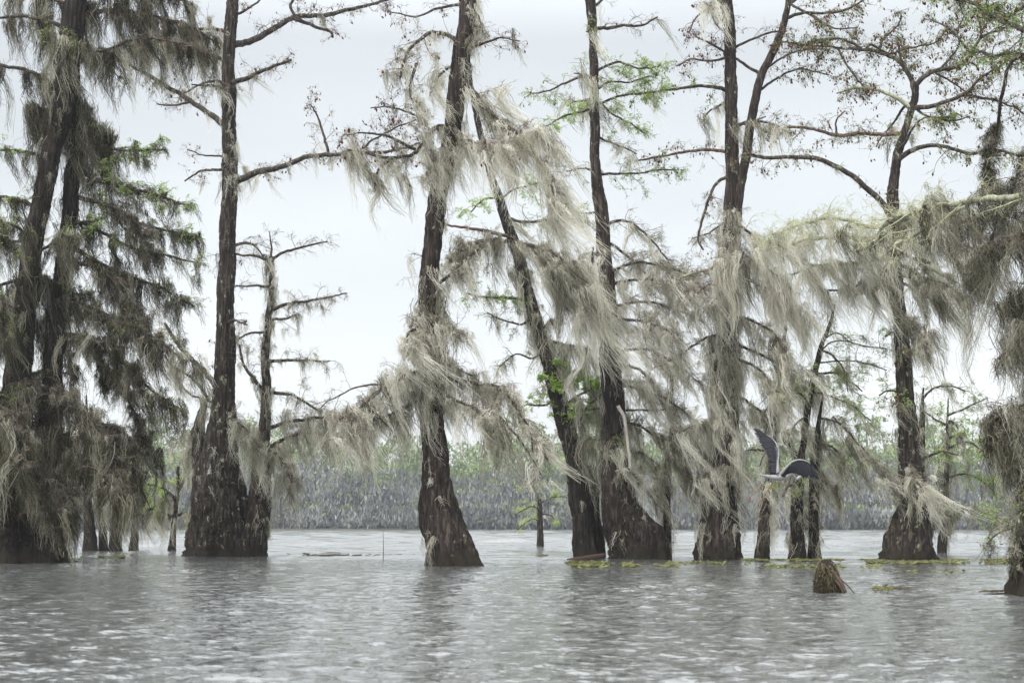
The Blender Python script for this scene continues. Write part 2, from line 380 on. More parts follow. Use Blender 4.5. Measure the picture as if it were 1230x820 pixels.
def tree(name, label, Y, seed, stems, limbs, tone=0.5, wind=0.35, bark='bark', trunk_moss=(), auto=(0, 0, 0, 0), group=None, cat='tree', fl=0.2, flutes=9, autokw=None, mx=1.15, ts=0.07):
    rng = np.random.default_rng(seed)
    bx, by, bw = stems[0][0][-1]; base = P(bx, by, Y); base[2] = 0
    root = bpy.data.objects.new(name, None); C.objects.link(root); root.location = base
    tag(root, label, cat, group)
    T_SHIFT[0] = ts
    T = dict(mx=mx, rng=rng, Y=Y, root=root, base=base, tone=tone, wind=wind)
    paths = []
    for i, st in enumerate(stems):
        pts = st[0]; kw = dict(st[1]) if len(st) > 1 else {}
        b = kw.pop('bark', bark)
        paths.append(stem_mesh(pts, Y + kw.pop('off', 0), M[b], root, base, rng, 'trunk' if i == 0 else 'stem', fl=kw.pop('fl', fl), flutes=kw.pop('flutes', flutes), **kw))
    T['joints'] = [(0, p_) for p_, _ in paths]
    for l in limbs: limb(T, *l[0], **l[1])
    # moss clinging to the trunks and hanging off them
    mb = MB()
    for (si, y0, y1, n, ml, tn) in trunk_moss:
        path, r = paths[si]; z0 = P(0, y1, Y)[2]; z1 = P(0, y0, Y)[2]
        sel = np.where((path[:, 2] >= z0) & (path[:, 2] <= z1))[0]
        if len(sel) == 0: continue
        k = rng.choice(sel, 400); th = rng.uniform(0, 2 * PI, 400)
        anc = path[k] + np.stack([np.cos(th), np.sin(th), np.zeros(400)], -1) * (r[k] * 1.03 + 0.03)[:, None]
        moss_on(mb, anc, n, ml, rng, tn, wind * 0.5, 26, 1.0)
    if not mb.empty(): mb.build('moss', M['moss'], root, base)
    # branches reaching towards and away from the camera and above the frame
    na, ya0, ya1, la = auto
    path, r = paths[0]
    for k in range(na):
        yy = rng.uniform(ya0, ya1); z = P(0, yy, Y)[2]; i = int(np.argmin(np.abs(path[:, 2] - z))); st = path[i]
        az = rng.choice([-1, 1]) * PI / 2 + rng.normal() * 0.5; L = la * rng.uniform(0.6, 1.2)
        d = np.array([math.cos(az), math.sin(az), rng.uniform(0.0, 0.35)]); pts = [st]
        for q in range(4): pts.append(pts[-1] + d * L / 4); d = norm(d + rng.normal(size=3) * 0.15 + np.array([0, 0, -0.16]))
        kw = dict(m=2.2, ml=1.1, tw=3.0); kw.update(autokw or {})
        limb(T, pts, 4.5, 1.5, **kw)
    return T

def B(*a, **k): return (a, k)
GT = 'bald cypresses hung with moss'

# --- A: the great dark tree at the left edge
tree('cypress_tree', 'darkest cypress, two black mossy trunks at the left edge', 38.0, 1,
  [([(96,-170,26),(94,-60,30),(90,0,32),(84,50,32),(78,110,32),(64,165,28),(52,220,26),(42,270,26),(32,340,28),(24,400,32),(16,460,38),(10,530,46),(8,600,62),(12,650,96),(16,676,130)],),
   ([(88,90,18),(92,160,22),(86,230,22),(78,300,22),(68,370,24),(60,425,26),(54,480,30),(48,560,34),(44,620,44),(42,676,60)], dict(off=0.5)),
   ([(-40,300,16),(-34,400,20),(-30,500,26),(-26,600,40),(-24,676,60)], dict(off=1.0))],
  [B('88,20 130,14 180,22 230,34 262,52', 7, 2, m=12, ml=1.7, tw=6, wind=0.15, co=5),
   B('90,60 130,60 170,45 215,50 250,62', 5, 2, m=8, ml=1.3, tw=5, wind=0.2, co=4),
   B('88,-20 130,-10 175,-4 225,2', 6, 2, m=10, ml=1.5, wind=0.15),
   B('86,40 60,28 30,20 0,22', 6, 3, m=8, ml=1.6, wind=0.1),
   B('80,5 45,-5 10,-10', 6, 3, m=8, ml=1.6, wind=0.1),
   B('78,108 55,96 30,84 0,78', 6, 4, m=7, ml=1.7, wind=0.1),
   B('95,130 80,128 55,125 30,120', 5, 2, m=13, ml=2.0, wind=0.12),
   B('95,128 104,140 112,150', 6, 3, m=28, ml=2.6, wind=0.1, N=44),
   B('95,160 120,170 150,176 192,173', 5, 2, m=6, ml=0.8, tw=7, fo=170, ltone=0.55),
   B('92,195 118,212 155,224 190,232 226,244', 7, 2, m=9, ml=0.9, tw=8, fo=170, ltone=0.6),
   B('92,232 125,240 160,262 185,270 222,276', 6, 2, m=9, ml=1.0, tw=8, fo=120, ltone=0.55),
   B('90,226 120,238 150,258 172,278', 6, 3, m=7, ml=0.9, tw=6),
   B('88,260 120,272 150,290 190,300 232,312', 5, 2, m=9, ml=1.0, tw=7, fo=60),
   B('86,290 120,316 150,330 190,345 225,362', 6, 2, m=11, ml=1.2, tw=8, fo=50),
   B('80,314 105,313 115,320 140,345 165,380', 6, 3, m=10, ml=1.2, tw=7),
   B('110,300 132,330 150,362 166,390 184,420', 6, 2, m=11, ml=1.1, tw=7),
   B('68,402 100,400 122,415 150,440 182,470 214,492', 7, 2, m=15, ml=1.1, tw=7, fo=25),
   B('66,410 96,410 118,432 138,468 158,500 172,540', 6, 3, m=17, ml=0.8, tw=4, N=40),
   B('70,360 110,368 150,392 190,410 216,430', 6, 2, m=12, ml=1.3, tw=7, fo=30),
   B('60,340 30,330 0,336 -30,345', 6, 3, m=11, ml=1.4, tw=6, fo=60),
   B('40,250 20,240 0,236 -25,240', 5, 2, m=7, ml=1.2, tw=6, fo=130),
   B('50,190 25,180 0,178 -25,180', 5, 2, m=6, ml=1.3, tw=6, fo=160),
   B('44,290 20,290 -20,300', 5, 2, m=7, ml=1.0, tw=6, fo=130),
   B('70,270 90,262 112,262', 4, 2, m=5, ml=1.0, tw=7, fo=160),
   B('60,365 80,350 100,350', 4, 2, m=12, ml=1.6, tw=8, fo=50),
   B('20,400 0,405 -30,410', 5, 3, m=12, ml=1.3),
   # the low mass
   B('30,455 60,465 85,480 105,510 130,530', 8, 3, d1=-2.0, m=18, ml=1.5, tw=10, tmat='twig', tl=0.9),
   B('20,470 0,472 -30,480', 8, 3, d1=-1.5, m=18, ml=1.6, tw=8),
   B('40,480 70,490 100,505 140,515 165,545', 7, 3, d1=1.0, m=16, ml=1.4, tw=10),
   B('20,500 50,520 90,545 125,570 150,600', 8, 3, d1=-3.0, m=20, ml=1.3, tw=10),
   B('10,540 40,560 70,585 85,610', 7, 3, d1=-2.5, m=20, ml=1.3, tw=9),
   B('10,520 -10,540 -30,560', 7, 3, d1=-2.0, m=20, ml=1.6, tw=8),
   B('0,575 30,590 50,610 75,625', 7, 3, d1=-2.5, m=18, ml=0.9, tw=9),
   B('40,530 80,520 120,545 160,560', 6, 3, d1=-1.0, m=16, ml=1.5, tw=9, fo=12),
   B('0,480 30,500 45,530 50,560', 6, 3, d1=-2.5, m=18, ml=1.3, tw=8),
   ], mx=1.9, ts=-0.15, tone=0.26, wind=0.18, bark='bark_dark', trunk_moss=[(0, 60, 400, 110, 1.4, 0.3), (1, 100, 430, 120, 1.5, 0.32), (0, 470, 640, 60, 1.0, 0.3), (1, 440, 640, 60, 1.0, 0.34), (2, 300, 620, 60, 1.3, 0.33)],  # moss tone lowered: backlight and lens falloff at the left put into colour
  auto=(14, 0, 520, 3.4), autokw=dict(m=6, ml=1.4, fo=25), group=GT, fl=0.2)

# --- small dark trees behind A
tree('cypress_tree', 'small cypress of thin dark stems standing behind the low moss at left', 53.0, 2,
  [([(104,474,1.5),(105,500,5),(106,560,10),(108,620,14),(108,663,20)],),
   ([(140,520,6),(142,570,10),(140,620,12),(138,663,18)], dict(off=1)),
   ([(166,545,5),(163,600,8),(162,640,10),(160,662,14)], dict(off=2)),
   ([(120,530,5),(122,600,8),(124,663,14)], dict(off=0.6))],
  [B('104,520 120,515 140,525 160,545', 4, 2, m=14, ml=2.0, tw=7),
   B('106,560 130,556 150,570 172,590', 4, 2, m=14, ml=1.8, tw=7),
   B('142,560 160,560 175,570', 4, 2, m=14, ml=1.8, tw=7),
   B('108,600 130,600 150,615', 4, 2, m=12, ml=1.2, tw=7),
   B('104,540 90,545 80,560', 4, 2, m=12, ml=2.0, tw=7)],
  tone=0.28, wind=0.1, bark='bark_dark', group=GT)

# --- green bush hung with moss between A and B
tree('shrub', 'low yellow-green mossy bush over the water left of the big buttressed trunk', 51.0, 3,
  [([(214,560,4),(212,600,6),(208,640,8),(206,665,12)],)],
  [B('212,600 200,590 185,582 172,580', 4, 1.5, m=9, ml=0.9, tw=9, fo=260, ltone=0.6, tmat='twig_pale'),
   B('212,590 222,575 232,560', 4, 1.5, m=8, ml=0.9, tw=9, fo=200, ltone=0.6),
   B('210,620 195,615 180,612 170,620', 4, 1.5, m=16, ml=1.2, tw=9, fo=160, tmat='twig_pale'),
   B('212,620 225,615 236,620', 4, 1.5, m=18, ml=1.1, tw=9, fo=90),
   B('210,600 200,600 192,605', 3, 1.5, m=16, ml=1.4, tw=8, fo=120)],
  tone=0.42, wind=0.12, cat='bush')

# --- B: tall buttressed cypress with broad base
tree('cypress_tree', 'tall lichen-spotted cypress on the broadest base, with a snag at its right', 46.0, 4,
  [([(284,-180,12),(281,-60,15),(278,0,17),(272,70,18),(270,150,20),(270,240,22),(268,330,23),(267,400,26),(265,460,30),(262,500,36),(260,540,50),(260,580,66),(264,620,82),(268,650,94),(269,668,104)],),
   ([(325,308,5),(326,350,8),(321,400,10),(319,450,12),(317,500,15),(311,550,22),(308,600,30),(304,640,36),(302,668,44)], dict(bark='bark', off=-0.3, flutes=6)),
   ([(249,478,5),(241,505,14),(240,540,20),(243,580,26),(246,620,36),(248,668,44)], dict(off=0.3, flutes=5)),
   ],
  [B('278,55 305,47 335,32 355,22 385,20 420,12 445,6 466,0', 9, 3, m=1.2, ml=0.8, tw=6, co=10, mat='limb', tmat='twig_dark', d1=2),
   B('355,22 374,26 392,28 396,35', 5, 3, tw=4, co=6),
   B('360,22 350,10 346,-4 355,-20', 4, 3, tw=4, co=6),
   B('281,102 300,92 325,80 350,72', 7, 3, m=2.2, ml=0.9, tw=8, co=10, wind=0.6, d1=-1),
   B('282,224 310,208 340,200 375,189 410,184 465,182 505,172', 9, 2.5, m=2.6, ml=0.95, tw=7, co=8, wind=0.6, tone=0.62, d1=-3),
   B('395,186 390,165 382,140 372,125', 4, 1.5, m=1.0, ml=0.9, tw=6, co=22, d0=-1.6, d1=-1.6, tmat='twig'),
   B('430,184 450,165 480,150 510,140', 3, 1.5, m=0.6, tw=7, co=22, d0=-2.2, d1=-2.6),
   B('268,158 250,138 222,120 195,102 165,84 145,72', 8, 3, m=2.5, ml=0.6, tw=7, co=9, fo=12, wind=0.2),
   B('222,120 205,121 185,120', 3, 2, tw=6, co=10),
   B('272,74 245,66 215,55 175,48 150,55', 5, 2, m=9, ml=1.5, tw=8, co=6, wind=0.12, tone=0.45),
   B('276,40 250,36 220,40 195,50', 5, 2, m=9, ml=1.6, tw=8, wind=0.12, tone=0.45),
   B('274,20 300,10 320,-10', 4, 2, tw=5, co=6),
   B('268,208 250,206 236,208 222,218', 4, 2, m=0.5, tw=4, co=5),
   B('264,188 245,186 225,180', 2.5, 1.5, tw=4, co=3),
   B('272,150 280,190 284,230', 3, 2, m=12, ml=1.0, tw=3, wind=0.15, tone=0.55),
   B('262,478 244,452 228,430 212,408 198,388', 8, 3, m=4, ml=0.8, tw=5, tone=0.6),
   B('240,470 225,450 205,440 195,425', 4, 2, m=3, ml=0.7, tw=5, tone=0.6),
   B('325,314 345,304 375,297 395,292', 4, 1.5, m=0.6, ml=0.4, tw=7),
   B('324,318 306,310 290,308 268,300', 4, 1.5, m=0.6, ml=0.4, tw=7),
   B('324,312 328,298 326,280', 3, 1.2, tw=9),
   B('328,376 355,366 385,362 418,354', 5, 1.5, m=7, ml=0.65, tw=6, wind=0.12, d1=-0.5),
   B('326,388 345,385 358,380', 4, 1.5, m=6, ml=0.8, tw=6, wind=0.12),
   B('326,434 350,433 372,433 398,435', 4.5, 1.5, m=7, ml=0.75, tw=5, wind=0.12),
   B('325,472 350,474 372,484 400,498 420,502', 4.5, 1.5, m=5, ml=0.9, tw=6, wind=0.15),
   B('320,348 300,345 284,346', 3.5, 1.5, m=1.5, ml=0.4, tw=6),
   B('318,472 300,450 292,432 290,415', 5, 2, m=4, ml=0.7, tw=5),
   B('322,400 300,402 286,412', 3.5, 1.5, m=4, ml=0.8, tw=5),
   B('265,490 250,482 225,470 205,440', 3, 1.5, m=5, ml=1.1, tw=7, wind=0.1, tone=0.6),
   B('318,518 345,508 380,502 410,503 440,500', 5, 2, m=13, ml=1.5, tw=8, wind=0.2, d1=-1, tone=0.5),
   B('314,545 340,530 370,522 410,525 450,515', 5, 2, m=13, ml=1.3, tw=8, wind=0.2, d1=1),
   B('314,540 330,545 345,560 352,580', 5, 2, m=16, ml=1.4, tw=7, wind=0.1, d1=-1.5),
   B('262,500 280,505 300,520 315,540', 4, 2, m=14, ml=1.5, tw=6, wind=0.1, d1=-2.0),
   B('240,500 228,520 224,545', 5, 2, m=18, ml=1.2, tw=5, wind=0.05, tone=0.38),
   ],
  tone=0.5, wind=0.15, bark='bark_lichen', trunk_moss=[(1, 305, 640, 190, 0.9, 0.46), (0, 80, 250, 16, 0.8, 0.5), (0, 470, 600, 22, 0.9, 0.5), (2, 470, 600, 30, 0.9, 0.42)],
  auto=(7, -150, 560, 2.4), autokw=dict(m=1.6, ml=0.8, co=4), group=GT, fl=0.22, flutes=11)

# --- C: centre tree
tree('cypress_tree', 'central cypress with one bare red-brown flared base leaning left as it rises', 35.6, 5,
  [([(584,-190,16),(574,-90,19),(564,0,22),(558,50,25),(550,110,24),(541,170,24),(530,225,25),(523,280,26),(519,325,26),(518,380,29),(520,430,31),(521,480,32),(523,530,34),(526,570,40),(530,605,48),(536,640,61),(544,679,77)],)],
  [B('552,55 535,42 515,42 498,55 486,72 480,95', 6, 3, d1=-1.5, m=8, ml=1.0, tw=8, wind=0.35, tone=0.62, co=6),
   B('500,75 492,100 495,125 510,142', 4, 2, d0=-1.5, d1=-1.5, m=12, ml=0.9, tw=6, wind=0.5, tone=0.62, co=3),
   B('558,92 576,112 594,136 608,152 625,160 645,163 662,178', 8, 3, d1=-1.5, m=11, ml=1.9, tw=8, wind=0.55, tone=0.68, co=4),
   B('600,148 618,170 640,190 655,215 668,245', 5, 2, d0=-1.0, d1=-1.5, m=13, ml=1.7, tw=7, wind=0.5, tone=0.7),
   B('545,155 528,152 514,165 500,182 470,188 440,182 418,180', 7, 2.5, d1=-1.5, m=13, ml=1.2, tw=8, wind=0.35, tone=0.62, co=9),
   B('500,178 470,165 440,160 412,162', 4, 1.5, d0=-1, d1=-1.5, m=2.0, ml=0.6, tw=8, co=20, tmat='twig'),
   B('520,160 500,140 470,130 445,130', 3, 1.5, d0=-1, d1=-1.2, m=1.2, ml=0.6, tw=7, co=16),
   B('470,190 455,205 450,225', 4, 2, d0=-1, d1=-1.2, m=16, ml=1.1, tw=5, wind=0.55, tone=0.5),
   B('545,150 560,165 580,172 600,178', 5, 2, d1=-2, m=12, ml=1.4, tw=8, wind=0.4, tone=0.65, co=6),
   B('540,175 525,185 515,200 512,215', 5, 2, d1=-1.5, m=14, ml=1.0, tw=7, wind=0.3, tone=0.66),
   B('560,60 585,50 600,45 625,50', 4, 1.5, tw=6, co=8, m=1.5, ml=0.8),
   B('564,10 575,20 580,40', 4, 2, m=9, ml=0.9, tw=4),
   B('560,5 530,10 500,20 470,15', 4, 1.5, tw=6, co=8, m=1.0, ml=0.6),
   B('518,360 505,378 495,392 496,410', 6, 3, d1=-1.0, m=18, ml=1.0, tw=7, wind=0.5, tone=0.55, tmat='twig'),
   B('522,350 535,335 552,318 575,300', 5, 3, d1=-1.0, m=14, ml=1.3, tw=7, wind=0.35, tone=0.5),
   B('500,392 490,400 488,415', 4, 2, d0=-1, d1=-1.5, m=20, ml=1.3, tw=5, wind=0.7, tone=0.62),
   B('520,380 540,388 548,400', 4, 2, d1=-1.5, m=12, ml=1.3, tw=6, wind=0.3, tone=0.58),
   B('516,450 498,448 480,455 462,465 440,480', 6, 2, d1=-1.0, m=17, ml=1.6, tw=7, wind=0.22, tone=0.5),
   B('480,456 455,470 430,492 405,505', 4, 2, d0=-1, d1=-2.0, m=15, ml=1.3, tw=8, wind=0.3, tone=0.5, tmat='twig'),
   B('460,462 430,465 400,478 385,490', 2.5, 1.2, d0=-1, d1=-1, m=1, tw=5),
   B('516,475 495,485 470,500 440,510 415,525', 5, 2, d1=-2.0, m=14, ml=1.4, tw=8, wind=0.3, tone=0.48),
   B('530,446 555,455 580,462 600,466 615,475', 6, 2, d1=-1.0, m=15, ml=1.5, tw=8, wind=0.3, tone=0.52),
   B('600,466 620,490 636,520 640,545', 4, 2, d0=-1, d1=-1.5, m=14, ml=0.9, tw=6, wind=0.75, tone=0.62),
   B('532,470 550,475 575,490 595,520', 5, 2, d1=-2.0, m=17, ml=1.4, tw=7, wind=0.35, tone=0.52),
   B('530,450 545,440 565,450 585,470', 4, 2, d1=1.5, m=13, ml=1.5, tw=7, wind=0.3, tone=0.48),
   B('600,500 620,520 635,545 650,570', 3, 1.5, d0=-1, d1=-1.5, m=8, ml=0.8, tw=5, wind=0.8, tone=0.66)],
  tone=0.56, wind=0.35, bark='bark', trunk_moss=[(0, 0, 250, 60, 0.8, 0.55), (0, 350, 500, 70, 1.3, 0.54), (0, 500, 660, 14, 0.8, 0.5)],
  auto=(7, -160, 480, 2.0), autokw=dict(m=7, ml=1.0, wind=0.35), group=GT, fl=0.2, flutes=9)

# --- D: leaning tree
tree('cypress_tree', 'slanting cypress with a bright green leafy tuft midway, leaning left above its base', 42.7, 6,
  [([(560,60,6),(572,140,8),(590,205,10),(602,240,13),(613,278,15),(625,315,17),(638,370,18),(650,410,19),(664,458,22),(679,510,24),(689,555,25),(697,600,29),(703,640,35),(708,671,42)],),
   ([(712,560,8),(714,610,14),(716,640,20),(716,671,26)], dict(off=0.4, flutes=4))],
  [B('612,285 590,277 560,272 530,267', 5, 2.5, d1=-2, tw=3, m=1.5, ml=0.4, mat='limb_red'),
   B('618,290 600,286 575,289 553,297 540,312', 6, 3, d1=-3.0, m=22, ml=1.3, tw=7, wind=0.1, tone=0.42),
   B('620,292 645,296 665,308 680,325', 6, 3, d1=-3.0, m=22, ml=1.9, tw=8, wind=0.5, tone=0.44),
   B('660,300 690,325 712,350', 4, 2, d0=-2, d1=-3, m=15, ml=2.6, tw=8, wind=0.6, tone=0.72),
   B('640,300 665,318 690,345 705,375', 4, 2, d0=-1.5, d1=-3, m=15, ml=2.4, tw=7, wind=0.55, tone=0.7),
   B('608,260 630,268 660,265 690,262', 4, 2, d1=-1, m=6, ml=1.6, tw=8, fo=60, wind=0.6, tone=0.72),
   B('600,235 580,240 565,255', 3, 1.5, fo=220, tw=7, ltone=0.7),
   B('605,240 620,225 645,220', 3, 1.5, fo=200, tw=7, ltone=0.7, m=3),
   B('636,360 610,356 585,357 560,352', 4, 2, d1=-1.5, fo=130, tw=7, m=3, ml=0.7, ltone=0.6),
   B('640,375 625,390 600,385 585,375', 3, 1.5, tw=7, m=3, ml=1.0, fo=30),
   B('655,420 640,430 620,425 600,440', 3, 1.5, tw=6, m=3, ml=0.8, fo=20),
   B('650,400 665,410 690,415 710,420', 4, 2, m=14, ml=2.4, tw=7, wind=0.25, tone=0.6),
   B('668,470 660,462 668,452 690,458', 4, 2, fo=1300, tw=14, ltone=0.75, tl=0.7, lsize=0.08),
   B('672,490 690,478 710,470 725,458', 4, 2, fo=1000, tw=13, ltone=0.66, tl=0.75, m=5, ml=1.0, lsize=0.08),
   B('668,480 650,488 632,486 620,495', 3, 1.5, fo=220, tw=9, ltone=0.66, tl=0.6),
   B('676,500 700,500 715,505', 4, 2, fo=700, tw=12, ltone=0.64, m=6, ml=1.2, lsize=0.08),
   B('682,530 700,525 720,530', 4, 2, fo=60, tw=8, m=16, ml=1.6),
   B('692,560 705,560 716,570', 4, 2, fo=60, tw=8, m=18, ml=1.4)],
  tone=0.5, wind=0.25, bark='bark_dark', trunk_moss=[(0, 290, 420, 60, 1.5, 0.55), (0, 420, 660, 22, 0.8, 0.5), (1, 560, 650, 30, 0.9, 0.5)],
  auto=(4, 60, 500, 1.8), autokw=dict(m=4, ml=1.0), group=GT, fl=0.2, flutes=7)

# --- E
tree('cypress_tree', 'cypress right of the slanting one, carrying a bleached bare limb', 42.0, 7,
  [([(700,-90,9),(708,-40,12),(712,0,14),(717,50,12),(719,100,13),(720,150,13),(722,200,15),(728,245,18),(731,290,20),(734,340,22),(738,400,24),(742,445,26),(746,490,30),(750,540,36),(755,585,46),(760,625,62),(765,655,74),(767,672,80)],),
   ([(712,296,1.5),(712,330,5),(720,365,9),(727,400,10),(729,440,12),(736,480,14),(745,520,16)], dict(to_water=False, flare=False, off=-0.5, bark='bark_dark')),
   ([(808,492,3),(806,520,5),(801,560,7),(801,600,9),(801,640,12),(797,672,22)], dict(off=0.3, bark='bark_dark', flutes=4))],
  [B('714,12 706,0 700,-20', 6, 4, tw=4),
   B('720,36 745,32 768,30 790,20', 5, 2, tw=5, m=0.5, co=2),
   B('722,12 730,-5 745,-20', 4, 2, tw=5, m=1),
   B('718,98 700,93 680,100 660,108 640,112', 4, 1.5, fo=70, tw=7, co=4, ltone=0.6),
   B('720,130 700,134 675,142 655,152', 3.5, 1.5, fo=240, tw=8, ltone=0.72, m=1, tl=0.6),
   B('722,128 750,118 780,112 800,108', 3.5, 1.5, fo=170, tw=9, ltone=0.6, m=1.5),
   B('722,88 745,75 770,80 795,78', 3.5, 1.5, fo=200, tw=9, ltone=0.55, co=3),
   B('720,110 735,100 760,98 780,92', 3, 1.5, fo=170, tw=8, ltone=0.55, co=3),
   B('722,125 740,140 760,150 775,160', 3, 1.5, fo=170, tw=8, ltone=0.6, m=3, ml=0.7, wind=0.5),
   B('722,165 745,176 765,185', 3, 1.5, fo=20, tw=6, m=6, ml=0.8, wind=0.6),
   B('722,212 750,210 780,206 812,204', 3.5, 1.5, fo=110, tw=8, ltone=0.5, co=3),
   B('724,205 700,202 680,206', 3, 1.5, fo=50, tw=6, m=2, ml=0.6),
   B('730,262 715,256 695,258', 3, 1.5, fo=160, tw=7, ltone=0.6, m=3),
   B('731,272 752,266 772,278 790,298 806,320', 4, 1.8, m=5, ml=1.0, tw=8, wind=0.5, fo=15),
   B('731,290 745,300 765,318 785,338', 4, 1.8, m=7, ml=1.0, tw=7, wind=0.6, fo=15),
   B('733,310 715,305 700,310 690,325', 4, 2, m=10, ml=1.6, tw=7, wind=0.5, tone=0.7),
   B('735,345 760,338 790,340 815,352', 4, 2, m=11, ml=1.5, tw=9, wind=0.55, tone=0.66),
   B('736,360 720,352 705,362', 4, 2, m=10, ml=1.5, tw=7, wind=0.4, tone=0.66),
   B('738,385 765,385 795,395 820,410', 4, 2, m=12, ml=1.4, tw=8, wind=0.5, tone=0.64),
   B('741,438 762,440 776,452 792,470', 5, 2, m=8, ml=1.4, tw=6, wind=0.4, tone=0.6, mat='limb_red'),
   B('744,455 770,468 800,480 825,498', 4, 2, m=13, ml=1.4, tw=7, wind=0.45, tone=0.6),
   B('746,492 775,493 810,492 825,490', 3, 1.5, m=4, ml=1.0, tw=5, wind=0.3),
   B('744,470 725,475 705,490 695,510', 4, 2, m=14, ml=1.7, tw=7, wind=0.15, tone=0.46),
   B('748,510 735,515 718,530', 4, 2, m=18, ml=1.4, tw=6, wind=0.1, tone=0.44),
   B('748,505 770,510 790,525 810,545', 4, 2, m=17, ml=1.5, tw=7, wind=0.35, tone=0.5, fo=20),
   B('752,540 775,545 790,560 800,580', 4, 2, m=15, ml=1.2, tw=6, wind=0.25, tone=0.44, fo=40),
   B('806,520 822,525 840,545', 3, 1.5, m=16, ml=1.6, tw=6, wind=0.3, tone=0.5),
   B('804,545 815,560 828,580', 3, 1.5, m=16, ml=1.3, tw=6, wind=0.3, tone=0.48),
   B('803,560 795,575 790,590', 3, 1.5, m=14, ml=1.0, tw=6, wind=0.2, tone=0.46),
   B('735,330 765,318 800,322 838,335', 4, 1.5, m=8, ml=1.4, tw=11, tone=0.66, wind=0.5, tl=0.9),
   B('738,370 770,362 810,372 845,388', 4, 1.5, m=9, ml=1.4, tw=11, tone=0.64, wind=0.5, tl=0.9),
   B('742,425 775,420 810,438 842,462', 4, 1.5, m=9, ml=1.3, tw=11, tone=0.62, wind=0.5, tl=0.9),
   B('742,488 750,508 753,530 755,548 757,566', 4.5, 3, d0=-1.0, d1=-1.2, tw=0.8, mat='limb_dead', tmat='limb_dead', label='bleached bare dead branch', name='branch', tl=0.4),
   B('740,566 750,562 758,568', 2, 2, d0=-1.2, d1=-1.2, tw=1, mat='limb_dead', tmat='limb_dead', tl=0.3),
   B('755,563 762,572 770,580', 3, 2, d0=-1.2, d1=-1.2, m=26, ml=0.9, tw=2, wind=0.6, tone=0.55, rad=0.6)],
  mx=1.2, tone=0.58, wind=0.4, bark='bark', trunk_moss=[(0, 60, 320, 16, 0.5, 0.5), (0, 320, 560, 110, 1.2, 0.56), (0, 560, 660, 24, 0.8, 0.46), (2, 500, 650, 36, 0.9, 0.46)],
  auto=(7, -60, 560, 2.0), autokw=dict(m=5, ml=1.0, fo=15), group=GT, fl=0.22, flutes=10)

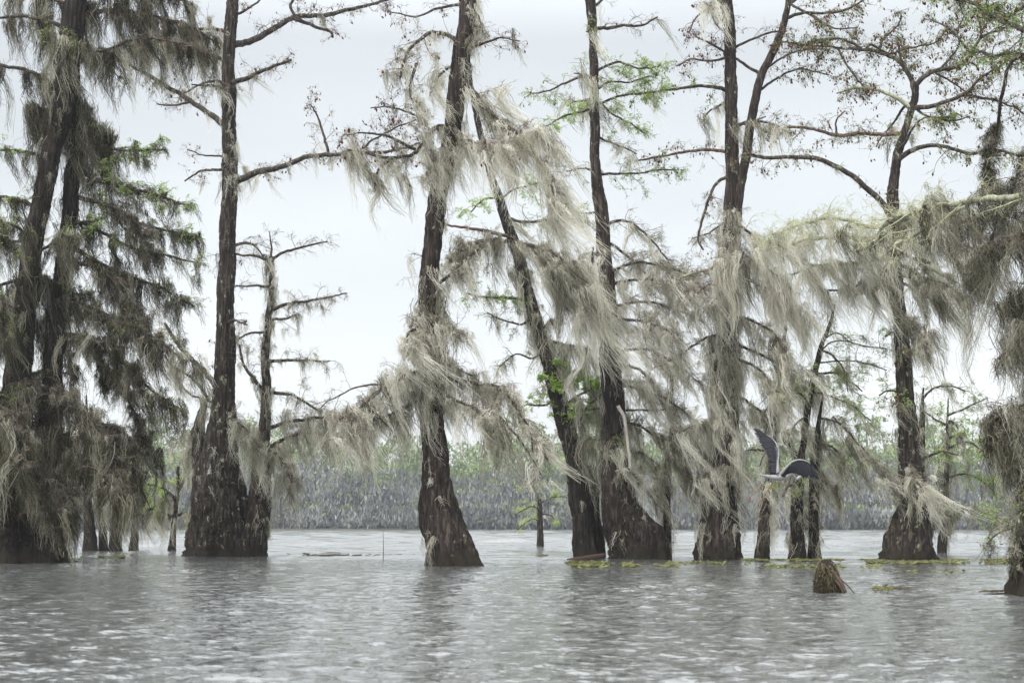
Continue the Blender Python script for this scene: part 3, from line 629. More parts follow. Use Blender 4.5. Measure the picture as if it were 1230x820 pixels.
# --- F
tree('cypress_tree', 'tall fork-topped cypress right of centre, its middle wrapped in pale blown moss', 42.0, 8,
  [([(862,-130,13),(866,-60,16),(871,0,17),(876,60,17),(879,120,17),(882,180,18),(884,240,20),(885,300,22),(882,360,24),(880,430,26),(878,500,30),(872,560,36),(868,605,46),(864,640,54),(863,672,62)],),
   ([(950,-60,7),(947,0,8),(942,30,9),(930,62,10),(915,95,11),(906,130,12),(899,170,12),(893,210,12),(888,250,11),(885,290,10),(883,330,6)], dict(to_water=False, flare=False)),
   ([(853,404,3),(857,440,12),(864,480,16),(870,520,18),(873,560,20)], dict(to_water=False, flare=False, off=-0.5))],
  [B('874,110 852,104 830,103 800,108 765,114', 5.5, 2, fo=70, tw=7, co=14, ltone=0.5, d1=1),
   B('882,181 850,178 820,180 790,188 762,194', 4.5, 2, tw=7, co=14, fo=8, mat='limb_red'),
   B('885,208 862,224 846,258 838,285 845,300', 4.5, 2, tw=5, co=4, m=2, ml=0.6, mat='limb'),
   B('906,90 880,72 855,55 836,46', 4, 2, tw=6, co=14),
   B('876,60 900,50 925,40 945,38', 3.5, 2, tw=6, co=14),
   B('874,70 850,75 830,72 812,80', 3.5, 1.5, tw=7, co=20),
   B('872,12 850,8 835,20 826,40', 3, 1.5, tw=7, co=20),
   B('942,25 965,17 995,16 1025,8 1045,-5', 4.5, 2, tw=8, co=30, fo=40, d1=-1, tmat='twig', ltone=0.35),
   B('945,5 970,-8 1000,-15', 4.5, 2, tw=8, co=20, fo=20),
   B('880,150 900,150 920,140', 3, 1.5, tw=6, co=10),
   B('908,112 930,98 960,88 995,92', 3.5, 1.5, tw=9, co=24, fo=20, tmat='twig'),
   B('918,88 940,72 960,62 985,60', 3, 1.5, tw=9, co=26, fo=20, tmat='twig'),
   B('947,5 975,22 1005,36 1030,34', 3.5, 1.5, tw=9, co=30, fo=30, tmat='twig'),
   B('876,45 858,25 850,5', 3, 1.5, tw=8, co=20, tmat='twig'),
   B('900,150 925,160 950,155', 3, 1.5, tw=7, co=22, fo=10),
   B('890,262 870,270 850,282 830,288', 3, 1.5, m=5, ml=0.7, tw=7, fo=10, tmat='twig'),
   B('884,300 860,322 835,330 812,338 790,346', 5, 2, m=6, ml=1.0, tw=9, mat='limb_pale', tmat='twig', d1=-2, wind=0.45),
   B('884,310 870,335 850,345 830,360', 4, 2, m=8, ml=1.0, tw=9, mat='limb', tmat='twig', d1=-2),
   B('884,270 905,282 930,292 955,300', 4, 2, m=11, ml=1.8, tw=8, wind=0.3, tone=0.68, tmat='twig_pale', d1=-2),
   B('884,300 905,315 930,330 950,350', 4, 2, m=13, ml=1.9, tw=7, wind=0.3, tone=0.66, d1=-2),
   B('884,290 870,300 862,320', 4, 2, m=14, ml=1.9, tw=7, wind=0.1, tone=0.66, d1=-2),
   B('882,350 862,358 845,375', 4, 2, m=10, ml=1.5, tw=7, wind=0.3, tone=0.66, d1=-1),
   B('882,380 905,385 930,400 945,425', 4, 2, m=13, ml=1.7, tw=7, wind=0.35, tone=0.64, d1=-1.5),
   B('880,430 905,440 925,460 940,485', 4, 2, m=14, ml=1.5, tw=7, wind=0.4, tone=0.62, d1=-1.5, tmat='twig_pale'),
   B('878,470 900,480 920,500 925,520', 4, 2, m=12, ml=1.4, tw=7, wind=0.4, tone=0.6, fo=30, d1=0.5, tmat='twig_pale'),
   B('876,500 855,505 835,510 815,520', 4, 2, m=17, ml=1.5, tw=7, wind=0.45, tone=0.55, d1=-1),
   B('874,520 850,530 830,550 822,570', 4, 2, m=16, ml=1.2, tw=7, wind=0.4, tone=0.54, d1=1),
   B('872,560 850,565 838,580', 4, 2, m=18, ml=1.2, tw=6, wind=0.4, tone=0.52),
   B('884,330 912,345 945,360 975,385', 4, 1.5, m=9, ml=1.7, tw=11, tone=0.68, wind=0.35, tl=0.9, d1=-1),
   B('880,400 850,405 820,420 795,440', 4, 1.5, m=9, ml=1.4, tw=11, tone=0.62, wind=0.5, tl=0.9),
   B('882,410 915,425 950,445 975,470', 4, 1.5, m=8, ml=1.4, tw=11, tone=0.62, wind=0.4, tl=0.9, fo=25),
   B('855,404 856,415 858,430', 4, 3, m=40, ml=2.0, tw=2, wind=0.1, tone=0.58, rad=1.2)],
  mx=1.2, tone=0.62, wind=0.3, bark='bark', trunk_moss=[(0, 100, 290, 22, 0.6, 0.55), (0, 270, 480, 150, 1.7, 0.64), (2, 400, 560, 110, 1.7, 0.6), (0, 480, 640, 90, 1.3, 0.56)],
  auto=(7, -90, 560, 2.2), autokw=dict(m=6, ml=1.2), group=GT, fl=0.2, flutes=8)

# --- G: short thin tree
tree('cypress_tree', 'short thin moss-wrapped trunk standing under the flying heron', 42.0, 9,
  [([(944,390,4),(940,430,6),(936,480,8),(930,530,10),(926,570,12),(921,610,14),(917,645,17),(915,672,21)],)],
  [B('936,480 925,485 915,500', 3, 1.5, m=12, ml=1.2, tw=6),
   B('940,440 955,445 965,460', 3, 1.5, m=12, ml=1.3, tw=6, fo=30),
   B('930,540 918,545 912,560', 3, 1.5, m=10, ml=1.1, tw=6, fo=60),
   B('932,520 945,520 955,535', 3, 1.5, m=9, ml=1.1, tw=6, fo=80)],
  tone=0.58, wind=0.3, trunk_moss=[(0, 400, 640, 100, 1.2, 0.56)], auto=(2, 420, 560, 1.0), group=GT)

# --- H: twin stem, green
tree('cypress_tree', 'twin-stemmed small cypress with feathery green twigs just right of the heron', 41.0, 10,
  [([(1003,365,3),(996,392,5),(985,420,7),(976,455,9),(970,490,9),(964,530,9),(960,570,14),(958,620,18),(958,650,20),(958,673,24)],),
   ([(990,470,2),(985,510,6),(981,550,12),(979,600,14),(978,650,15),(979,673,20)], dict(off=0.3, flutes=5))],
  [B('990,405 1005,400 1020,410', 2.5, 1.2, fo=60, tw=8, m=1.5, ml=0.5, tmat='twig'),
   B('985,420 1000,425 1012,445 1018,470', 3, 1.5, fo=60, tw=8, m=6, ml=0.8, wind=0.25),
   B('976,452 1000,448 1020,455 1035,470', 3.5, 1.5, fo=110, tw=9, m=5, ml=0.8, wind=0.4, tmat='twig_pale'),
   B('975,470 1000,478 1025,490 1045,505', 3, 1.5, fo=120, tw=9, m=7, ml=0.9, wind=0.45, tmat='twig_pale', ltone=0.6),
   B('980,420 1000,410 1040,415 1065,420', 2, 1, fo=50, tw=8),
   B('990,440 1020,435 1050,440 1065,445', 2, 1, fo=60, tw=8),
   B('982,500 1005,505 1025,520 1035,540', 3, 1.5, fo=90, tw=8, m=12, ml=1.4, wind=0.3, tone=0.44),
   B('980,530 1000,535 1015,550 1020,570', 3, 1.5, fo=60, tw=8, m=14, ml=1.3, wind=0.3, tone=0.42),
   B('1000,500 1030,530 1055,560 1075,585', 2.5, 1.5, d0=-1, d1=-1.5, m=9, ml=0.8, tw=6, wind=0.9, tone=0.55, fo=20),
   B('970,500 955,510 945,530', 3, 1.5, fo=100, tw=8, m=8, ml=1.2, tone=0.5),
   B('962,560 950,570 945,590', 3, 1.5, m=14, ml=1.1, tw=6, tone=0.5),
   B('972,480 960,470 948,480', 3, 1.5, fo=60, tw=8, m=6, ml=1.0, tone=0.55),
   B('980,560 992,570 998,590', 3, 1.5, m=18, ml=1.2, tw=6, wind=0.25, tone=0.38)],
  tone=0.5, wind=0.3, bark='bark_dark', trunk_moss=[(0, 500, 660, 50, 0.9, 0.44), (1, 500, 650, 50, 1.0, 0.4)], auto=(4, 420, 600, 1.4), autokw=dict(m=7, ml=1.0, fo=60), group=GT)

# --- I: spreading crown
cr = dict(tw=11, co=36, fo=45, ltone=0.3, tmat='twig_dark', tl=0.7)
tree('cypress_tree', 'right-hand cypress with an open spreading crown of curved limbs', 40.0, 11,
  [([(1100,100,8),(1099,120,10),(1092,145,10),(1083,170,11),(1075,200,13),(1071,240,16),(1070,280,17),(1073,330,18),(1078,390,19),(1081,450,22),(1084,510,26),(1086,560,30),(1088,600,38),(1091,635,54),(1092,673,74)],),
   ([(1109,465,2),(1107,500,7),(1104,545,13),(1101,590,16),(1102,630,20),(1106,673,30)], dict(off=0.4, bark='bark_dark', flutes=4))],
  [B('1100,108 1095,92 1080,74 1060,63 1030,58 990,56 935,50', 7, 2, m=0.8, ml=0.5, **cr),
   B('1096,94 1088,78 1083,66 1080,45', 4.5, 2, **cr),
   B('1050,62 1055,52 1075,60 1100,50 1130,42 1142,30', 4, 1.5, **cr),
   B('1101,104 1112,92 1128,84 1150,80 1165,65 1177,42 1176,20', 6.5, 2.5, **cr),
   B('1176,44 1195,38 1215,30', 3.5, 1.5, **cr),
   B('1102,134 1125,130 1148,120 1168,105 1180,92 1212,72', 6.5, 2, **cr),
   B('1148,120 1170,124 1195,130 1230,146', 4, 2, **cr),
   B('1092,132 1075,117 1055,107 1030,104 1005,112', 6, 2, mat='limb_pale', **{**cr, 'tmat': 'twig'}),
   B('1084,158 1060,160 1035,160 1010,163 985,158 955,155 925,156', 5.5, 3, mat='limb_red', **{**cr, 'co': 18, 'tmat': 'twig'}),
   B('1008,160 1010,140 1022,125', 3, 1.5, mat='limb_red', tw=6, co=30, tmat='twig'),
   B('1062,266 1050,244 1032,222 1012,204 985,190 955,189 925,190 900,186', 8, 4, d1=-1.0, tw=5, co=8, m=0.6, ml=0.4, fo=10, mat='limb'),
   B('1085,196 1100,182 1118,176 1140,178 1165,184 1195,180 1232,190', 6.5, 3, tw=6, co=12, fo=40, ltone=0.35, d1=-1),
   B('1100,130 1120,140 1145,145 1165,140', 3.5, 1.5, **{**cr, 'fo': 160}),
   B('1040,58 1020,40 990,38 965,45', 3.5, 1.5, **cr),
   B('1120,88 1145,100 1165,115', 3, 1.5, **cr),
   B('1062,62 1068,42 1085,22 1090,5', 3, 1.5, **cr),
   B('1165,64 1150,40 1158,18', 3, 1.5, **cr),
   B('1010,58 1035,80 1050,95', 3, 1.5, **cr),
   B('1128,84 1150,55 1140,35 1120,25', 3, 1.5, **cr),
   B('1072,262 1100,258 1130,262 1160,255', 5, 2, m=11, ml=1.5, tw=8, d1=-2, tone=0.5, wind=0.3, mat='limb_pale', tmat='twig_pale', co=6),
   B('1072,285 1045,288 1010,285 975,288 940,295 905,302', 7, 2.5, d1=-3, m=9, ml=1.6, tw=11, tone=0.7, wind=0.4, mat='limb_pale', tmat='twig_pale', N=30, wid=0.85),
   B('1070,270 1040,272 1000,262 960,270 925,282', 6, 2, d1=-4, m=5, ml=1.4, tw=11, tone=0.68, wind=0.4, mat='limb_pale', tmat='twig_pale', fo=22, ltone=0.95, N=28),
   B('1072,305 1045,312 1010,315 975,320 950,330', 6, 2, d1=-2, m=9, ml=1.7, tw=9, tone=0.68, wind=0.4, mat='limb_pale', tmat='twig_pale', N=30),
   B('1072,300 1100,292 1135,290 1170,300', 5, 2, m=11, ml=1.9, tw=9, tone=0.48, wind=0.4, d1=-2),
   B('1073,330 1110,335 1145,350 1165,375', 5, 2, m=9, ml=1.7, tw=8, tone=0.42, wind=0.4, d1=-2),
   B('1072,320 1045,335 1020,345 990,350', 4, 2, m=7, ml=1.5, tw=9, tone=0.62, wind=0.4, d1=-1),
   B('1074,320 1090,325 1110,340 1125,360', 5, 2, m=13, ml=1.8, tw=7, tone=0.45, wind=0.4, d1=-1),
   B('1074,310 1060,325 1055,345', 5, 2, m=13, ml=1.6, tw=6, tone=0.55, wind=0.4, d1=-1),
   B('1078,380 1095,388 1108,405 1112,425', 4, 2, m=14, ml=1.4, tw=6, tone=0.42, wind=0.35, d1=-1.5),
   B('1107,480 1120,468 1140,462 1165,468', 3, 1.5, tw=7, fo=60, m=2),
   B('1084,480 1070,470 1055,475', 3, 1.5, tw=7, fo=160, ltone=0.7, m=2),
   B('1080,410 1072,400 1062,405', 2, 1, fo=160, tw=8, ltone=0.7),
   B('1106,560 1116,575 1125,600', 4, 2, m=20, ml=1.2, tw=5, tone=0.4, wind=0.15),
   B('1104,600 1120,605 1135,615', 4, 2, m=20, ml=1.0, tw=6, tone=0.42, wind=0.1, fo=30),
   B('1086,560 1095,575 1108,590', 3, 2, d1=-1.5, m=14, ml=1.1, tw=4, tone=0.5, wind=0.9, rad=0.6)],
  mx=1.25, tone=0.54, wind=0.35, bark='bark_lichen', trunk_moss=[(0, 300, 400, 26, 1.2, 0.5), (0, 400, 640, 45, 0.9, 0.48), (1, 480, 640, 60, 0.9, 0.42)],
  auto=(6, 120, 560, 2.2), autokw=dict(m=2, ml=0.9, co=8, fo=20), group=GT, fl=0.24, flutes=10)

# --- L: small green tree behind, right of I
tree('cypress_tree', 'thin sapling cypress with green sprays, right of the tree with the spreading crown', 49.0, 12,
  [([(1139,478,1.5),(1138,510,3.5),(1137,560,6),(1134,610,9),(1132,664,14)],)],
  [B('1137,540 1160,530 1180,540 1200,548', 3, 1.2, fo=200, tw=9, m=3, ml=0.8, ltone=0.55),
   B('1136,575 1155,570 1175,575 1195,590', 3, 1.2, fo=260, tw=9, m=6, ml=0.8, ltone=0.62),
   B('1136,590 1115,585 1100,590', 3, 1.2, fo=260, tw=9, m=5, ml=0.8, ltone=0.7),
   B('1136,500 1160,490 1185,478', 3, 1.2, fo=80, tw=8, m=1.5, ml=0.6),
   B('1137,510 1118,500 1105,490', 3, 1.2, fo=90, tw=8, m=2, ml=0.6),
   B('1134,610 1160,612 1185,618 1210,625', 3, 1.2, fo=110, tw=9, m=7, ml=0.9, tone=0.36),
   B('1134,600 1148,605 1158,615', 3, 1.2, fo=60, tw=8, m=14, ml=1.3, tone=0.38)],
  tone=0.45, wind=0.1, bark='bark_dark', trunk_moss=[(0, 520, 640, 40, 1.1, 0.4)], auto=(3, 460, 620, 1.6), autokw=dict(m=5, fo=120), group=GT)

# --- J: near tree cut by the right edge
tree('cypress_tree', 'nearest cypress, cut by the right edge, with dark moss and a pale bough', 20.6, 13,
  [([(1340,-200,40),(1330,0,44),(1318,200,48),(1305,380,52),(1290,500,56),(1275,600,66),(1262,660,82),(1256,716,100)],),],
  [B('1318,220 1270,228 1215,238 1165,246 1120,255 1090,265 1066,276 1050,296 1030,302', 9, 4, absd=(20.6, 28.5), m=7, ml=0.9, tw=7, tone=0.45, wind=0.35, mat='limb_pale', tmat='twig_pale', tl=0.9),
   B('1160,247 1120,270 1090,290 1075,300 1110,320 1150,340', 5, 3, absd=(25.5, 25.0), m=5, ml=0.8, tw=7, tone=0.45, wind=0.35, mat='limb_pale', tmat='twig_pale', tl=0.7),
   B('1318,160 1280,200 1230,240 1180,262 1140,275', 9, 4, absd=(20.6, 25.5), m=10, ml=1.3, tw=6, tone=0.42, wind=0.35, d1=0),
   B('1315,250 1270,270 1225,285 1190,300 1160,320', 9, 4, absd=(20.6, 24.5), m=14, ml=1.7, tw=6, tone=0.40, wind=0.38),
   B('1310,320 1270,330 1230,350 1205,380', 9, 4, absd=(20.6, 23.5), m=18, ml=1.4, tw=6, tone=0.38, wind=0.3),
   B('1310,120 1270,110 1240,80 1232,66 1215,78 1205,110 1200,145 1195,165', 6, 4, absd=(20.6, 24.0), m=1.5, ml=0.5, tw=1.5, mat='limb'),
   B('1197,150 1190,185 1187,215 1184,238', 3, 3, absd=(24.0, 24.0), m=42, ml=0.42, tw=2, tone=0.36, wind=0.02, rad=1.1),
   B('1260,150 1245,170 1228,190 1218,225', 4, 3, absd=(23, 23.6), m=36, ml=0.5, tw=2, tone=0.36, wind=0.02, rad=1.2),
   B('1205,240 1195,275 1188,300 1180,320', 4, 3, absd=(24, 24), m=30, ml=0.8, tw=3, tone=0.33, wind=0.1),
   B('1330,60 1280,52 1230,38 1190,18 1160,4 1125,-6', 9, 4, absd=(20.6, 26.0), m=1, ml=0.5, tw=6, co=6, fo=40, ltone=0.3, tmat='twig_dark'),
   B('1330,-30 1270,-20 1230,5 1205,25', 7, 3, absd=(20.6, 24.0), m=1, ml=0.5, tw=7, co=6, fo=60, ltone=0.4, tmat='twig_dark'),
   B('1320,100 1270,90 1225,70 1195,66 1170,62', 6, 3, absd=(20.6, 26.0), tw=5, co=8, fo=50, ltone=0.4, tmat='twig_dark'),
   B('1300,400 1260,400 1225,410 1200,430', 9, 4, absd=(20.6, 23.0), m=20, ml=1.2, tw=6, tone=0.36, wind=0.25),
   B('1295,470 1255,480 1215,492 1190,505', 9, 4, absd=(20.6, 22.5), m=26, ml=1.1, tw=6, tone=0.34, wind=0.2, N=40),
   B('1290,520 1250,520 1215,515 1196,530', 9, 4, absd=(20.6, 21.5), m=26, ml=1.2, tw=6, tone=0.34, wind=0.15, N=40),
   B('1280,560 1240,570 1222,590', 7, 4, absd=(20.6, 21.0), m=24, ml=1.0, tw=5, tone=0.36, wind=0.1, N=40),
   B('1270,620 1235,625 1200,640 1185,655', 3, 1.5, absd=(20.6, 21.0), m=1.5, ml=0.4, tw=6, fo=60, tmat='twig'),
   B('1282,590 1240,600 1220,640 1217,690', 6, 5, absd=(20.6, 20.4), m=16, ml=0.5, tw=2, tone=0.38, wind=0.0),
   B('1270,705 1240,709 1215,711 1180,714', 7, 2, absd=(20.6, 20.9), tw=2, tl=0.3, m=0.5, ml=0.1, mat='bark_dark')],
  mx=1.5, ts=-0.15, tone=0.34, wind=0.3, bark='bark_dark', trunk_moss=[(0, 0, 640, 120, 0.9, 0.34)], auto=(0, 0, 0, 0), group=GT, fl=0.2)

# --- far thin snag with leaves
tree('tree_stump', 'pale upright post-like stump with sparse leafy twigs, alone in open water near centre', 61.0, 14,
  [([(648,598,4),(649,615,8),(649,640,9),(649,652,10),(649,658,11)], dict(flutes=3, fl=0.08))],
  [B('649,612 640,608 630,612 618,618', 2, 1, fo=120, tw=8, ltone=0.55, tl=0.6, tmat='twig_pale'),
   B('649,605 660,598 672,596 685,598', 2, 1, fo=110, tw=8, ltone=0.55, tl=0.6, tmat='twig_pale'),
   B('649,625 640,622 628,630 620,638', 2, 1, fo=90, tw=8, ltone=0.55, tl=0.6, tmat='twig_pale'),
   B('648,600 642,590 630,585', 2, 1, fo=70, tw=8, ltone=0.55, tl=0.6, m=3, ml=0.6, tone=0.7, tmat='twig_pale'),
   B('649,618 660,618 668,625', 2, 1, fo=80, tw=8, ltone=0.55, tl=0.6, tmat='twig_pale')],
  tone=0.6, wind=0.2, bark='bark_lichen', cat='stump')

# ------------------------------------------------------------------ stump with dead grass
def stump():
    rng = np.random.default_rng(30); g = ground(995, 712)
    o = bpy.data.objects.new('tree_stump', None); C.objects.link(o); o.location = g
    tag(o, 'small cone-shaped cypress knee shaggy with dead grass, nearest in the open water at right', 'stump')
    mb = MB(); zs = np.array([-0.3, 0.0, 0.14, 0.30, 0.42, 0.49]); rs = np.array([0.21, 0.19, 0.18, 0.155, 0.115, 0.06])
    pth = np.stack([g[0] + np.array([0, 0, -.005, -.015, -.02, -.025]), np.full(6, g[1]), zs], -1)
    a = resample(np.concatenate([pth, rs[:, None]], 1), 0.03); tube_path(mb, a[:, :3], np.maximum(a[:, 3], .01), rng, 40, 0.1, np.full(len(a), 0.14), 9)
    mb.build('core', M['bark_dark'], o, g, smooth=True)
    n = 1300; z = 0.44 * rng.random(n) ** 0.8; th = rng.uniform(0, 2 * PI, n); r = np.interp(z, zs, rs) * 1.02
    cxs = g[0] - 0.02 * z / 0.4
    st = np.stack([cxs + r * np.cos(th), g[1] + r * np.sin(th), z], -1)
    L = rng.uniform(0.03, 0.13, n)[:, None]; out = np.stack([np.cos(th) * 0.3, np.sin(th) * 0.3, rng.uniform(-1.0, -0.4, n)], -1)
    t = np.linspace(0, 1, 4)[None, :, None]
    path = st[:, None] + out[:, None] * L[:, None] * t + rng.normal(size=(n, 4, 3)) * 0.012
    path[..., 2] = np.maximum(path[..., 2], 0.005)
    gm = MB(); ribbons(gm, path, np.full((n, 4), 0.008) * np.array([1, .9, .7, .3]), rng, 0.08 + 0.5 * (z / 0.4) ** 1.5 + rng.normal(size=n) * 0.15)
    top = 130; p0 = np.array([g[0] - 0.02, g[1], 0.38]) + rng.normal(size=(top, 3)) * 0.02; d = rng.normal(size=(top, 3)) * 0.05 + np.array([0, 0, 0.05])
    path = p0[:, None] + d[:, None] * np.linspace(0, 1, 4)[None, :, None]
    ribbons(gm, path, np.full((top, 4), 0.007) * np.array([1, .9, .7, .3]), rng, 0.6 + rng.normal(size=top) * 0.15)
    gm.build('dead_grass', M['grass'], o, g)
    wm = MB()
    for (dx0, z0, dx1, z1, r0) in [(0.06, 0.30, 0.20, 0.02, 0.028), (0.05, 0.24, 0.17, 0.0, 0.022), (0.10, 0.26, 0.36, -0.03, 0.009)]:
        q = np.array([[g[0] + dx0, g[1] - 0.13, z0, r0 * 0.8], [g[0] + (dx0 + dx1) / 2 + 0.015, g[1] - 0.2, (z0 + z1) / 2, r0], [g[0] + dx1, g[1] - 0.24, z1, r0 * 0.7]])
        a = resample(q, 0.03); tube_path(wm, a[:, :3], a[:, 3], rng, 8, 0.15)
    wm.build('root', M['wood_red'], o, g, smooth=True)
stump()

# log lying at the foot of the leaning tree
def log():
    rng = np.random.default_rng(31); a0 = P(682, 675, 40.5); a1 = P(726, 667, 41.2)
    q = np.array([[*a0, 0.05], [*((a0 + a1) / 2 + np.array([0, 0, 0.0])), 0.085], [*a1, 0.06]]); q[0, 2] = 0.01; q[1, 2] = 0.06; q[2, 2] = 0.14
    a = resample(q, 0.08); mb = MB(); tube_path(mb, a[:, :3], a[:, 3], rng, 12, 0.14)
    o = mb.build('floating_log', M['wood_red'], None, a0 * np.array([1, 1, 0]), smooth=True); o.location = a0 * np.array([1, 1, 0])
    tag(o, 'reddish brown driftwood log lying against the foot of the slanting cypress', 'log')
    # broken butt end
log()

# thin reed standing in the open water left of centre
def reed():
    rng = np.random.default_rng(32); g = ground(460, 673)
    q = np.array([[g[0], g[1], -0.2, 0.012], [g[0] + 0.01, g[1], 0.35, 0.010], [g[0] - 0.01, g[1], 0.85, 0.006]])
    a = resample(q, 0.08); mb = MB(); tube_path(mb, a[:, :3], a[:, 3], rng, 6, 0.1)
    o = mb.build('thin_stake', M['twig_dark'], None, g, smooth=True); o.location = g
    tag(o, 'thin dark stick poking straight up from open water left of the central cypress', 'stick')
reed()

# floating weeds: pads and stems, nobody could count them
def weeds(name, label, strips, seed):
    rng = np.random.default_rng(seed); mb = MB()
    for (x0, x1, y, sp, n, sz, ton) in strips:
        pxs = rng.uniform(x0, x1, n); pys = y + rng.normal(size=n) * sp
        # gaps and clusters
        keep = (np.sin(pxs * 0.13 + seed) + np.sin(pxs * 0.047 + 2 * seed) + rng.normal(size=n) * 0.7) > -0.5
        c = np.array([ground(a, b) for a, b in zip(pxs[keep], pys[keep])]); k = len(c)
        if k == 0: continue
        th = np.arange(6) / 6 * 2 * PI
        r = sz * rng.uniform(0.5, 1.4, k)
        tilt = rng.normal(size=(k, 2)) * 0.25
        ring = np.stack([np.cos(th)[None] * r[:, None], np.sin(th)[None] * r[:, None] * 0.9], -1)
        z = 0.035 + rng.random(k) * 0.02
        zz = z[:, None] + ring[..., 0] * tilt[:, :1] + ring[..., 1] * tilt[:, 1:]
        v = np.stack([c[:, None, 0] + ring[..., 0], c[:, None, 1] + ring[..., 1], zz], -1)
        v2 = v.copy(); v2[..., 2] -= 0.012
        allv = np.concatenate([v, v2], 1).reshape(-1, 3)
        b = np.arange(k)[:, None, None] * 12
        q = [[0, 1, 2, 3], [0, 3, 4, 5]] + [[i, (i + 1) % 6, 6 + (i + 1) % 6, 6 + i][::-1] for i in range(6)]
        mb.add(allv, (b + np.array(q)[None]).reshape(-1, 4), tone=np.repeat(ton + rng.normal(size=k) * 0.25, 12))
    o = mb.build(name, M['pad'], None); tag(o, label, 'water plants', kind='stuff')
weeds('floating_weeds', 'yellow-green floating weed mats in a thin line before the tree bases', [
    (684, 760, 679, 1.2, 420, 0.05, 0.6), (680, 720, 677, 0.8, 120, 0.05, 0.5), (750, 815, 680, 0.8, 200, 0.045, 0.6), (640, 658, 668, 0.4, 40, 0.06, 0.6),
    (890, 1225, 673.5, 0.35, 900, 0.05, 0.55), (1040, 1225, 676, 0.8, 700, 0.05, 0.55), (930, 1060, 681, 0.9, 260, 0.045, 0.6), (920, 940, 681, 0.8, 70, 0.045, 0.6), (1050, 1072, 709, 1.6, 70, 0.025, 0.55), (1000, 1160, 687, 0.5, 60, 0.04, 0.5),
    (800, 900, 677, 0.7, 120, 0.045, 0.5), (95, 150, 670, 1.0, 80, 0.05, 0.3), (85, 110, 674, 1.2, 60, 0.05, 0.4), (340, 375, 666, 0.5, 30, 0.05, 0.3)], 41)
def debris():
    rng = np.random.default_rng(44); mb = MB()
    for (x0, x1, y, n) in [(360, 500, 667.5, 60), (385, 398, 665, 25), (1045, 1090, 708, 40), (1172, 1230, 712, 40), (180, 210, 663, 20), (455, 492, 668, 25)]:
        for k in range(n):
            g = ground(rng.uniform(x0, x1), y + rng.normal() * 0.35); L = rng.uniform(0.002, 0.010) * g[1]; a = rng.normal() * 0.4
            q = np.array([[g[0], g[1], 0.02, 0.010], [g[0] + L * math.cos(a), g[1] + L * math.sin(a), 0.045, 0.012]])
            tubes(mb, resample(q, 0.1)[None, :, :3], np.full((1, len(resample(q, 0.1))), 0.00028 * g[1]), rng, 4)
    tag(mb.build('floating_debris', M['debris'], None), 'fine dark drift of twigs and bits on the water surface', 'debris', kind='stuff')
debris()

